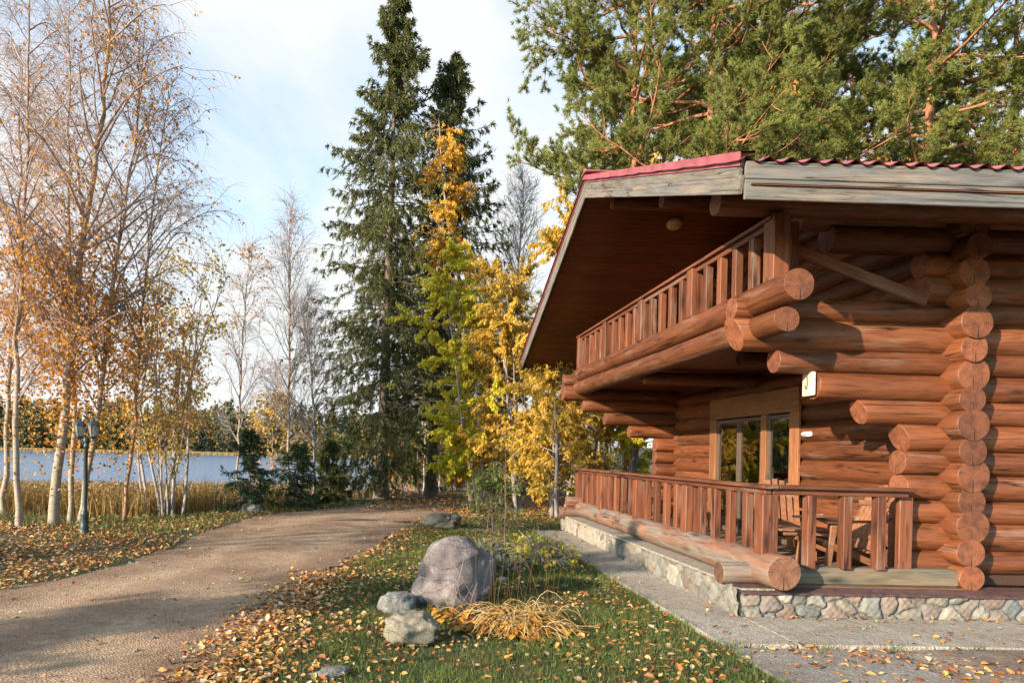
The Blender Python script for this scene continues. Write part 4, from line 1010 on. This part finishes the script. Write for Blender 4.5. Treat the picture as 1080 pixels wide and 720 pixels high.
birch(4.6, 28.5, 'tall bare grey tree against the sky between the spruces and the pines', [(0, 0, -.1), (.1, 0, 5), (.0, 0, 9), (.2, 0, 13.2)], .10, 71, nb=60, blen=3.0, n2=9, n3=5, nleaf=150, lz=(.3, 1), droop=.02, twig=M_GTWIG, tmat=M_GTWIG, cat='bare tree', name='bare_tree', ang=.5, b0=.35, wr=1.3)
birch(14.0, 28.5, 'bare tree far behind the roof between the orange trunk and the yellow leaves', [(0, 0, -.1), (.1, 0, 5), (-.2, 0, 9), (.1, 0, 15)], .12, 72, nb=54, blen=3.0, n2=9, n3=5, nleaf=400, lz=(.3, 1), droop=.0, twig=M_TWIG, tmat=M_BBARK, cat='bare tree', name='bare_tree', ang=.55, b0=.35, wr=1.3)

# thin forest behind the drive: three kinds of trunk, copied
TG = 'thin trunks of the wood beyond the drive'
def pole(x, y, label, H, r0, seed, tmat, lmat, nleaf, name='thin_tree', cat='thin tree'):
    return birch(x, y, label, [(0, 0, -.1), (.06, 0, H * .3), (-.04, 0, H * .65), (.05, 0, H)], r0, seed, group=TG, nb=22, blen=1.3, n2=6, n3=4, nleaf=nleaf, lz=(.35, 1), lmat=lmat, tmat=tmat, twig=M_GTWIG, cat=cat, name=name, b0=.35, top_leaf=1, lsize=.09)
t1 = pole(-.05, 25.0, 'thin white birch trunk of the wood beyond the drive', 9.5, .065, 81, M_BIRCH, M_LYEL, 260, 'birch_tree', 'birch tree')
t2 = pole(.55, 27.5, 'thin dark trunk of the wood beyond the drive', 9.0, .05, 82, M_SPBARK, M_LLIME, 350)
t3 = pole(1.5, 28.0, 'thin grey trunk of the wood beyond the drive', 10.0, .06, 83, M_GTWIG, M_LYEL, 200)
pr_ = np.random.default_rng(84)
lbl = {0: 'thin white birch trunk of the wood beyond the drive', 1: 'thin dark trunk of the wood beyond the drive', 2: 'thin grey trunk of the wood beyond the drive'}
for i in range(46):
    yy = pr_.uniform(25.5, 46); uu = pr_.uniform(-.02, .34); xx = uu * yy
    k = [0, 1, 2, 1][i % 4] if i % 5 else 1
    dup((t1, t2, t3)[k], (xx, yy, Z0(xx, yy) - .05), pr_.uniform(0, 6.28), pr_.uniform(.75, 1.2), lbl[k])
UG = 'undergrowth bushes beyond the drive'
b1 = broad(.9, 30.0, 'leafy bush of the undergrowth beyond the drive', 2.4, 1.0, 91, M_LGREEN, 2000, .09, .06, 5, 'bush', 'bush', .02, UG)
b2 = broad(3.0, 31.0, 'rusty bush of the undergrowth beyond the drive', 2.2, 1.0, 92, M_LORANGE, 1500, .09, .06, 5, 'bush', 'bush', .02, UG)
for i in range(20):
    yy = pr_.uniform(27, 42); uu = pr_.uniform(-.02, .36); xx = uu * yy; k = i % 2
    dup((b1, b2)[k], (xx, yy, Z0(xx, yy) - .05), pr_.uniform(0, 6.28), pr_.uniform(.7, 1.3), ('leafy bush of the undergrowth beyond the drive', 'rusty bush of the undergrowth beyond the drive')[k])
broad(4.0, 17.6, 'small golden tree just past the far end of the porch', 5.6, 1.2, 73, M_LYEL, 4500, .10, .10, 3, group=YG)
broad(2.85, 20.9, 'tall golden tree between the lime tree and the cabin roof corner', 8.0, 1.4, 74, M_LYEL, 5200, .10, .15, 3, group=YG)
# lawn shrubs
broad(1.75, 13.6, 'loose green shrub on the lawn between the far rock and the cabin', 1.35, .55, 93, M_LGREEN, 2600, .07, .08, 5, 'shrub', 'shrub', .012, tw=M_SPBARK, nbr=9)
broad(1.42, 9.9, 'thin dark sapling standing on the lawn behind the purple boulder', 2.3, .30, 94, M_LGREEN, 220, .05, .15, 1, 'sapling', 'sapling', .014, tw=M_SPBARK, nbr=18)
broad(2.05, 10.1, 'low bright green ground plant beside the concrete path', .30, .50, 95, M_LLIME, 900, .08, .05, 9, 'plant', 'garden_plant', .006, hang=0.1, wid=.6)
broad(1.15, 9.3, 'low dark green plant right behind the purple boulder', .35, .45, 96, M_LGREEN, 900, .07, .05, 9, 'plant', 'garden_plant', .006, hang=0.1, wid=.6)
# out of frame to the left: trees whose shade falls on the drive and lawn
spruce(-11.5, -.6, 'dark spruce left of the photographer, shading the drive', 6.6, 2.1, 97, nw=60, r0=.10, zb=.05, big=1.2, full=.35)
spruce(-9.2, .9, 'smaller spruce left of the photographer, shading the lawn', 4.1, 1.5, 98, nw=55, r0=.08, zb=.05, big=1.2, full=.35)

birch(-13.5, 4.2, 'birch left of the photographer whose shade dapples the drive', [(0, 0, -.1), (.1, 0, 3), (0, 0, 6), (.1, 0, 10)], .11, 99, nb=34, blen=2.2, n2=7, n3=4, nleaf=1200, lz=(.25, 1), lsize=.09, top_leaf=.5)
birch(-16.0, 1.8, 'birch further left of the photographer whose shade dapples the cabin', [(0, 0, -.1), (.1, 0, 3), (0, 0, 6), (.1, 0, 11)], .12, 100, nb=34, blen=2.4, n2=7, n3=4, nleaf=1200, lz=(.25, 1), lsize=.09, top_leaf=.5)
# far wood across the lake: a single mass
rf = np.random.default_rng(101); g = Geo()
for i in range(620):
    yy = rf.uniform(300, 365); xx = rf.uniform(-.68, .30) * yy; zz = Z0(xx, yy)
    h = rf.uniform(13, 24) * (1.0 if rf.uniform() < .7 else .75); wR = h * rf.uniform(.10, .17)
    con = rf.uniform() < .62; N = 150
    tz = rf.uniform(0, 1, N) ** 1.15
    pr2 = (1 - tz) if con else np.sqrt(np.clip(1 - (tz * 1.9 - .95) ** 2, 0, 1))
    ang_ = rf.uniform(0, 6.28, N); rr = wR * pr2 * rf.uniform(.5, 1.1, N) * (1 if con else 1.5)
    C = np.column_stack([xx + rr * np.cos(ang_), yy + rr * np.sin(ang_), zz + h * (.08 + .92 * tz)])
    leaves(g, rf, C, 1.5 * (h / 18), .5, .8, None, np.clip(rf.uniform(0, .45) + rf.uniform(0, .2, N) + (0 if con else rf.uniform(.15, .5)), 0, 1))
tag(g.build('far_forest', M_FAR), 'dark mixed forest on the far shore of the lake', 'forest', kind='stuff')
# pale strip of reeds on the far shore
g = Geo(); N = 9000; xx = rf.uniform(-.66, .1, N) * 290; yy = rf.uniform(283, 300, N); C = np.column_stack([xx, yy, np.full(N, -1.2)])
w = np.column_stack([rf.uniform(.2, .5, N), np.zeros(N), np.zeros(N)]); up = np.column_stack([rf.normal(0, .1, N), np.zeros(N), rf.uniform(.6, 1.6, N) * .8])
g.add(np.stack([C - w, C + w, C + w * .4 + up, C - w * .4 + up], 1).reshape(-1, 3), np.arange(N * 4).reshape(N, 4), rf.uniform(0, .8, N))
tag(g.build('far_shore_reeds', M_REED), 'pale reeds along the far shore of the lake', 'reeds', kind='stuff')
# ------------------------------------------------------------------ reeds, grass, fallen leaves
rq = np.random.default_rng(111)
def blades(g, C, h, w, lean, rnd=None):
    N = len(C); a = rq.uniform(0, 6.28, N); wv = np.column_stack([np.cos(a), np.sin(a), np.zeros(N)]) * np.asarray(w)[:, None]
    ln = np.column_stack([rq.normal(0, 1, N), rq.normal(0, 1, N), np.zeros(N)]) * (np.asarray(lean) * h)[:, None]
    up = np.zeros((N, 3)); up[:, 2] = h
    M_ = C + up * .55 + ln * .35; Tp = C + up + ln
    V = np.stack([C - wv, C + wv, M_ + wv * .7, M_ - wv * .7, Tp], 1).reshape(-1, 3)
    i = np.arange(N)[:, None] * 5; r = rq.uniform(0, 1, N) if rnd is None else rnd
    g.add(V, i + np.array([[0, 1, 2, 3]]), r)
    g.T.append(i + np.array([[3, 2, 4]]) + (g.n - len(V))); g.at.append(r); g.mt.append(np.zeros(N))
# tall dry grass and reeds between the verge and the lake
N = 42000; yy = 15.0 + rq.uniform(0, 1, N) ** 1.4 * 13; uu = rq.uniform(-.72, -.02, N); xx = uu * yy
s_ = np.interp(xx, [-300, -6, -3, 0, 4], [14.6, 15.6, 18.9, 25.4, 28]); k = yy > s_ + .2; k &= ~((xx > -2.8) & (yy < 24.5))
dens = np.sin(xx * 1.1) * np.sin(yy * .9 + 1) + rq.normal(0, .7, N) > -.75; k &= dens
xx, yy = xx[k], yy[k]; N = len(xx); C = np.column_stack([xx, yy, Hgt(xx, yy) - .02])
g = Geo(); blades(g, C, rq.uniform(.35, .80, N) * (1 + .2 * np.sin(xx)) * np.interp(yy, [16, 26], [1.1, .7]), rq.uniform(.004, .010, N) * (yy / 15), rq.uniform(.05, .30, N))
# seed heads and withered leaves of the tall herbs
m_ = rq.permutation(N)[:24000]; C2 = C[m_] + np.column_stack([rq.normal(0, .06, len(m_)), rq.normal(0, .06, len(m_)), rq.uniform(.2, .75, len(m_))]); leaves(g, rq, C2, .085, .3, .4)
tag(g.build('tall_dry_grass', M_REED), 'tall dry grass and reeds between the birches and the lake', 'reeds', kind='stuff')

LAWN = np.concatenate([B[::-1][:0], np.array([(-1.27, 4.2), (2.72, 4.2), (2.72, 14.3), (3.4, 14.75), (8, 15.2), (9, 19), (6, 22.0)]), B[::-1][40:]])
def in_lawn(x, y): return (x > np.interp(y, B[:, 1], B[:, 0])) & (y < 22) & (((x < 2.73) & (y < 14.4)) | ((y >= 14.8) & (x < 9)))
def left_verge(x, y): return (x < np.interp(y, A[:, 1], A[:, 0])) & (y < np.interp(x, [-12, -6, -4, -2.5, -.5], [15.2, 15.8, 17.6, 20.5, 23.5]))
g = Geo()
# lawn blades: density falls with distance
for (x0, x1, y0, y1, n_b, hh, ww) in ((-1.6, 2.73, 4.3, 8.2, 60000, .045, .0024), (-1.2, 2.73, 8.2, 14.4, 42000, .055, .004), (-.2, 9, 14.4, 22, 24000, .065, .007)):
    x = rq.uniform(x0, x1, n_b); y = rq.uniform(y0, y1, n_b)
    edge = x - np.interp(y, B[:, 1], B[:, 0])
    k = in_lawn(x, y) & (rq.uniform(0, 1, n_b) < np.clip(edge / .7 + .05, 0, 1)) & (np.sin(x * 2.3 + 1) * np.sin(y * 1.9) + rq.normal(0, .6, n_b) > -.8)
    x, y = x[k], y[k]; N = len(x)
    blades(g, np.column_stack([x, y, Hgt(x, y) - .004]), hh * rq.uniform(.5, 1.5, N) * (1 + .5 * (np.sin(x * 3.7) * np.sin(y * 3.1) > .5)), ww * rq.uniform(.7, 1.3, N), rq.uniform(.2, .7, N))
n_b = 26000; x = rq.uniform(-10, -1, n_b); y = rq.uniform(6, 22, n_b)
k = left_verge(x, y) & ((np.sin(x * 1.3 + 2) * np.sin(y * 1.1) + rq.normal(0, .5, n_b) > .0) | (y > 13.0) & (rq.uniform(0, 1, n_b) < .9)); x, y = x[k], y[k]; N = len(x)
blades(g, np.column_stack([x, y, Hgt(x, y) - .005]), .075 * rq.uniform(.5, 1.6, N) * np.where(y > 12.6, 1.6, 1), .006 * rq.uniform(.7, 1.3, N), rq.uniform(.2, .6, N))
# tufts along the path and walk
for (x0, y0, x1, y1, n_b, s) in ((2.72, 4.3, 2.72, 14.2, 2600, .035), (2.76, 5.71, 9, 5.71, 900, .03), (-1.2, 5, -1.0, 5.6, 300, .2)):
    t = rq.uniform(0, 1, n_b); x = x0 + (x1 - x0) * t + rq.normal(0, s, n_b); y = y0 + (y1 - y0) * t + rq.normal(0, s, n_b)
    k = np.sin(t * 60) + rq.normal(0, .4, n_b) > (.4 if s == .03 else -.5); x, y = x[k], y[k]; N = len(x)
    blades(g, np.column_stack([x, y, np.full(N, .0)]), rq.uniform(.03, .10, N), np.full(N, .003), rq.uniform(.2, .6, N))
tag(g.build('lawn_grass', M_GRASS), 'short green grass of the lawn and the verge', 'grass', kind='stuff')

# fallen leaves: each a folded blade lying at its own tilt
def litter(g, x, y, z, size):
    N = len(x); a = rq.uniform(0, 6.28, N); tl = rq.normal(0, .32, N); rl = rq.normal(0, .35, N)
    d = np.column_stack([np.cos(a) * np.cos(tl), np.sin(a) * np.cos(tl), np.sin(tl)]); s = np.column_stack([-np.sin(a), np.cos(a), rl]); s = nrm(s); nn = np.cross(d, s)
    L = (size * .70 * np.clip(rq.lognormal(0, .32, N), .45, 1.9))[:, None]; W = L * rq.uniform(.28, .42, N)[:, None]; cu = L * rq.uniform(-.08, .28, N)[:, None]
    C = np.column_stack([x, y, z + .006 + np.abs(tl) * size * .4])
    p = [C - d * L * .5, C - d * L * .2 + s * W + nn * cu, C + d * L * .2 + s * W * .85 + nn * cu, C + d * L * .55 + nn * cu * .5, C + d * L * .2 - s * W * .85 + nn * cu, C - d * L * .2 - s * W + nn * cu]
    V = np.stack(p, 1).reshape(-1, 3); i = np.arange(N)[:, None] * 6; r = rq.uniform(0, 1, N)
    g.add(V, i + np.array([[0, 1, 2, 3]]), r); g.Q.append(i + np.array([[0, 3, 4, 5]]) + (g.n - len(V))); g.aq.append(r); g.mq.append(np.zeros(N))
g = Geo()
def scatter(n_b, x0, x1, y0, y1, prob, size, zoff=0.0, zf=None):
    x = rq.uniform(x0, x1, n_b); y = rq.uniform(y0, y1, n_b); k = rq.uniform(0, 1, n_b) < prob(x, y); x, y = x[k], y[k]
    litter(g, x, y, (Hgt(x, y) if zf is None else zf(x, y)) + zoff * rq.uniform(0, 1, len(x)), size)
clumpy = lambda x, y: np.clip(.55 + .45 * np.sin(x * 2.1 + y * .8) * np.sin(y * 1.7 - x * .6) + .3 * np.sin(x * 5.3) * np.sin(y * 4.7), 0.04, 1)
eB = lambda x, y: x - np.interp(y, B[:, 1], B[:, 0]); eA = lambda x, y: x - np.interp(y, A[:, 1], A[:, 0])
scatter(13000, -1.6, 2.73, 4.2, 9, lambda x, y: in_lawn(x, y) * (clumpy(x, y) * .42 + np.exp(-np.clip(eB(x, y), 0, 9) / .45) * .9), .058, .03)
scatter(13000, -1.2, 2.73, 9, 14.4, lambda x, y: in_lawn(x, y) * (clumpy(x, y) * .35 + np.exp(-np.clip(eB(x, y), 0, 9) / .5) * .7), .058, .035)
scatter(30000, -.5, 9, 14.4, 23, lambda x, y: in_lawn(x, y) * clumpy(x, y) * np.clip((y - 14) / 4, .25, 1), .075, .04)
scatter(9000, -1.75, -.7, 2, 9, lambda x, y: np.exp(-(eB(x, y) / .30) ** 2) * .95, .06, .012)
scatter(9000, -9, 2, 3, 23, lambda x, y: ((eA(x, y) > 0) & (eB(x, y) < 0)) * (.16 + .34 * np.exp(-np.abs(eB(x, y)) / .5) + .8 * np.exp(-np.abs(eA(x, y)) / .40) + .12 * clumpy(x, y) * (y > 9)), .05, 0, lambda x, y: Hgt(x, y) + .016)
scatter(105000, -12, -1, 5, 21, lambda x, y: left_verge(x, y) * clumpy(x, y) ** .6 * np.clip(1.25 - (y - 9) / 9, .35, 1), .062, .05)
scatter(2600, 3.2, 9, 4.4, 5.74, lambda x, y: np.exp(-((y - 5.55 + (x - 3.4) * .33) / .22) ** 2) * (x < 6.5) * .9 + .14, .065, .02)
scatter(1500, 2.8, 9, 5.75, 6.72, lambda x, y: .08 + .75 * np.exp(-(6.72 - y) / .06) * (x > 3.6), .055, 0, lambda x, y: x * 0 + .045)
scatter(900, 2.76, 4.1, 3, 5.7, lambda x, y: .16 + .5 * np.exp(-(5.7 - y) / .12), .055, 0, lambda x, y: x * 0 + .02)
scatter(500, 2.75, 3.4, 5.7, 14.5, lambda x, y: .10 + .4 * np.exp(-(3.4 - x) / .05), .05, 0, lambda x, y: x * 0 + .045)
scatter(26000, -1, 10, 18.3, 27, lambda x, y: clumpy(x, y) * .9 * ((eB(x, y) < 0.3)), .085, .02, lambda x, y: Hgt(x, y) + .016)
tag(g.build('fallen_leaves', M_LITTER), 'fallen orange and brown leaves over the lawn, verge and drive', 'leaves', kind='stuff')

# ------------------------------------------------------------------ loose stones of the drive
g = Geo(); N = 5200; x = rq.uniform(-8, 2, N); y = 3 + 17 * rq.uniform(0, 1, N) ** 1.6; k = (eA(x, y) > -.1) & (eB(x, y) < .15); x, y = x[k], y[k]; N = len(x)
oct_ = np.array([(1, 0, 0), (0, 1, 0), (-1, 0, 0), (0, -1, 0), (0, 0, .8), (.6, .6, .35), (-.6, .6, .4), (-.6, -.6, .35), (.6, -.6, .4)], float)
sz = np.clip(rq.lognormal(-4.7, .5, N), .004, .035) * (1 + y * .03); a = rq.uniform(0, 6.28, N)
O = oct_[None] * (1 + rq.normal(0, .18, (N, 9, 1))); X_ = O[..., 0] * np.cos(a)[:, None] - O[..., 1] * np.sin(a)[:, None] * .7; Y_ = O[..., 0] * np.sin(a)[:, None] + O[..., 1] * np.cos(a)[:, None] * .7
V = np.stack([x[:, None] + X_ * sz[:, None], y[:, None] + Y_ * sz[:, None], (Hgt(x, y) + .010)[:, None] + O[..., 2] * sz[:, None]], -1).reshape(-1, 3)
T = np.array([(0, 5, 4), (5, 1, 4), (1, 6, 4), (6, 2, 4), (2, 7, 4), (7, 3, 4), (3, 8, 4), (8, 0, 4), (0, 1, 5), (1, 2, 6), (2, 3, 7), (3, 0, 8)])
g.add(V, (np.arange(N)[:, None, None] * 9 + T[None]).reshape(-1, 3), np.repeat(rq.uniform(0, 1, N), 12))
tag(g.build('loose_stones', M_YROCK), 'small loose stones lying on the dirt drive', 'gravel', kind='stuff')
# ------------------------------------------------------------------ rocks
def rock(x, y, w, d, h, mat, label, seed, sink=.12, rz=0., flat=0., cat='rock', name='rock', skew=0., fr=1.6, amp=.22):
    import bmesh
    bm = bmesh.new(); bmesh.ops.create_icosphere(bm, subdivisions=5, radius=1)
    rr = random.Random(seed); off = Vector((rr.uniform(-50, 50), rr.uniform(-50, 50), rr.uniform(-50, 50)))
    for v in bm.verts:
        p = v.co.copy()
        f = 1 + amp * mnoise.noise(p * fr + off) + amp * .45 * mnoise.noise(p * fr * 2.3 + off) + .035 * mnoise.noise(p * 6 + off) + .012 * mnoise.noise(p * 15 + off)
        c = Vector((1 if p.x > 0 else -1, 1 if p.y > 0 else -1, 1 if p.z > 0 else -1))
        q = Vector([math.copysign(abs(p[i]) ** .82, p[i]) for i in range(3)]) * f
        if flat and q.z > flat: q.z = flat + (q.z - flat) * .35
        v.co = Vector((q.x * w / 2 + q.z * skew, q.y * d / 2, q.z * h * .56))
    me = bpy.data.meshes.new(name); bm.to_mesh(me); bm.free()
    me.polygons.foreach_set('use_smooth', np.ones(len(me.polygons), bool)); me.materials.append(mat)
    o = obj(name, me, None, (x, y, Z0(x, y) + h * .56 - sink * h)); o.rotation_euler = (0, 0, rz)
    return tag(o, label, cat)
rock(.54, 7.25, .81, .68, .70, M_BOULD, 'large purple grey boulder on the lawn beside the wilted plants', 5, .15, .3, skew=.04, name='boulder', cat='boulder', amp=.30, fr=1.0)
rock(-.03, 6.85, .38, .30, .20, M_GROCK, 'rounded grey stone left of the purple boulder', 7, .1, .5)
rock(.10, 5.75, .43, .34, .27, M_YROCK, 'ochre grey stone in front of the purple boulder', 12, .15, .2, amp=.3)
rock(.82, 14.6, .82, .6, .38, M_YROCK, 'flat topped far rock beside the bend of the drive', 14, .1, .1, .6, amp=.25)
rock(-.47, 4.85, .24, .16, .07, M_GROCK, 'small flat stone half buried in leaves at the near edge of the lawn', 15, .2, .4)
rock(-3.72, 17.0, .5, .35, .25, M_GROCK, 'small pale rock under the young spruce at the left of the drive', 16, .2)
rock(1.28, 8.55, .11, .08, .07, M_GROCK, 'small white stone on the lawn right of the boulder', 17, .1)

# ------------------------------------------------------------------ wilted plant clump and dry stalks
px0, py0 = 1.02, 6.25
wp = tag(empty('wilted_plant', (px0, py0, 0)), 'collapsed clump of wilted orange leaves and straw beside the purple boulder', 'plant')
g = Geo(); N = 640
a = rq.uniform(0, 6.28, N); S = np.column_stack([px0 + rq.normal(.08, .13, N), py0 + rq.normal(0, .10, N), np.full(N, .02)])
D = np.column_stack([np.cos(a), np.sin(a) * .9, rq.uniform(.35, 1.5, N)])
P = grow(rq, S, D, rq.uniform(.22, .62, N), 8, np.linspace(-.10, -.8, 7), .12); P[..., 2] = np.maximum(P[..., 2], .012 + rq.uniform(0, .05, N)[:, None])
tubes(g, P, np.full((N, 8), .0028), 4, 0, np.repeat(rq.uniform(0, 1, N), 28)); g.build('straw', M_STRAW, wp, (0, 0, 0), True)
g = Geo(); N = 300
def bigleaf(g, C, d, L, W, r):
    s = nrm(np.cross(d, np.array([0, 0, 1.0]))); nn = np.cross(s, d); ts = np.linspace(0, 1, 7); prof = np.sin(np.pi * np.clip(ts * .95 + .03, 0, 1)) ** .8
    bend = -1.1 * L * ts ** 2 * .6
    mid = C + np.outer(ts * L, d) + np.outer(bend, [0, 0, 1.0]); mid[:, 2] = np.maximum(mid[:, 2], .02 + .012 * rq.uniform())
    Lf = mid + np.outer(prof * W, s) + np.outer(prof * W * .35, nn); Rt = mid - np.outer(prof * W, s) + np.outer(prof * W * .35, nn)
    V = np.concatenate([Lf, mid, Rt]); F = []
    for i in range(6): F += [(i, i + 1, 8 + i, 7 + i), (7 + i, 8 + i, 15 + i, 14 + i)]
    g.add(V, F, r)
for i in range(N):
    a = rq.uniform(0, 6.28); rr = abs(rq.normal(0, 1)); C = np.array([px0 + .05 + math.cos(a) * (.10 + .20 * rr), py0 + math.sin(a) * (.07 + .14 * rr), rq.uniform(.02, .17) * max(.25, 1 - rr * .5)])
    bigleaf(g, C, nrm(np.array([math.cos(a + rq.normal(0, .5)), math.sin(a + rq.normal(0, .5)), rq.uniform(0, .7)])), rq.uniform(.10, .22), rq.uniform(.02, .045), rq.uniform(0, 1))
for i in range(40):
    C = np.array([px0 - .42 + rq.normal(0, .14), py0 + .12 + rq.normal(0, .12), rq.uniform(.02, .12)]); a = rq.uniform(0, 6.28)
    bigleaf(g, C, nrm(np.array([math.cos(a), math.sin(a), rq.uniform(.1, .9)])), rq.uniform(.12, .24), rq.uniform(.02, .05), rq.uniform(0, .6))
g.build('foliage', M_HOSTA, wp, (0, 0, 0))
st = tag(empty('dry_stalks', (1.05, 6.75, 0)), 'tall thin dry stalks standing behind the wilted clump', 'dry grass')
g = Geo(); N = 26; S = np.column_stack([1.05 + rq.normal(0, .22, N), 6.7 + rq.normal(0, .2, N), np.zeros(N)]); D = np.column_stack([rq.normal(0, .10, N), rq.normal(0, .1, N), np.ones(N)])
P = grow(rq, S, D, rq.uniform(.3, .9, N), 8, -.02, .05); tubes(g, P, np.full((N, 8), .0014), 3); g.build('stalk', M_STRAW, st, (0, 0, 0), True)
# twigs arching in front of the boulder
g = Geo(); N = 16; S = np.column_stack([.62 + rq.normal(0, .16, N), 6.72 + rq.normal(0, .05, N), np.zeros(N)]); D = np.column_stack([rq.normal(-.35, .35, N), rq.normal(0, .15, N), np.ones(N)])
P = grow(rq, S, D, rq.uniform(.3, .75, N), 8, -.05, .06); tubes(g, P, np.full((N, 8), .0022), 3)
tag(g.build('dry_twigs', M_TWIG, None, (0, 0, 0), True), 'thin brown twigs arching in front of the purple boulder', 'twigs')

# ------------------------------------------------------------------ lamp post
lx, ly = -5.68, 12.35; lz_ = Z0(lx, ly)
lp = tag(empty('lamp_post', (lx, ly, lz_)), 'dark iron lamp post with two lanterns at the edge of the drive', 'lamp post')
g = Geo()
g.lathe([(0, 0), (.105, 0), (.105, .03), (.085, .05), (.075, .10), (.082, .13), (.070, .17), (.062, .33), (.072, .36), (.072, .39), (.052, .42), (.044, .46), (.040, .52)], n=14)
g.build('base', M_IRON, lp, (lx, ly, lz_), True)
g = Geo(); g.lathe([(.040, .50), (.038, .9), (.032, 1.55), (.044, 1.56), (.044, 1.60), (.030, 1.62), (.055, 1.66), (.060, 1.70), (.030, 1.74), (0, 1.76)], n=14); g.build('pole', M_IRON, lp, (lx, ly, lz_), True)
for s in (-1, 1):
    g = Geo(); P = np.array([[(0, 0, 1.66), (s * .06, 0, 1.655), (s * .11, 0, 1.68), (s * .12, 0, 1.73)]], float); tubes(g, P, np.full((1, 4), .013), 8)
    g.build('arm', M_IRON, lp, (lx, ly, lz_), True)
    hx = s * .12
    g = Geo()
    g.lathe([(0, 1.715), (.035, 1.72), (.055, 1.745), (.058, 1.76)], (hx, 0, 0), 6); g.lathe([(.100, 1.945), (.108, 1.95), (.105, 1.965), (.07, 2.01), (.03, 2.035), (.022, 2.05), (.028, 2.06), (.012, 2.08), (0, 2.10)], (hx, 0, 0), 6)
    for i in range(6):
        a = i * math.pi / 3 + math.pi / 6
        g.beam((hx + .057 * math.cos(a), .057 * math.sin(a), 1.755), (hx + .099 * math.cos(a), .099 * math.sin(a), 1.95), .011, .011, .002, (math.cos(a), math.sin(a), 0))
    lan = g.build('lantern', M_IRON, lp, (lx, ly, lz_), attr=False)
    g = Geo(); g.lathe([(.053, 1.76), (.094, 1.944)], (hx, 0, 0), 6); g.build('lantern_pane', M_LGLASS, lan, (lx, ly, lz_), attr=False)
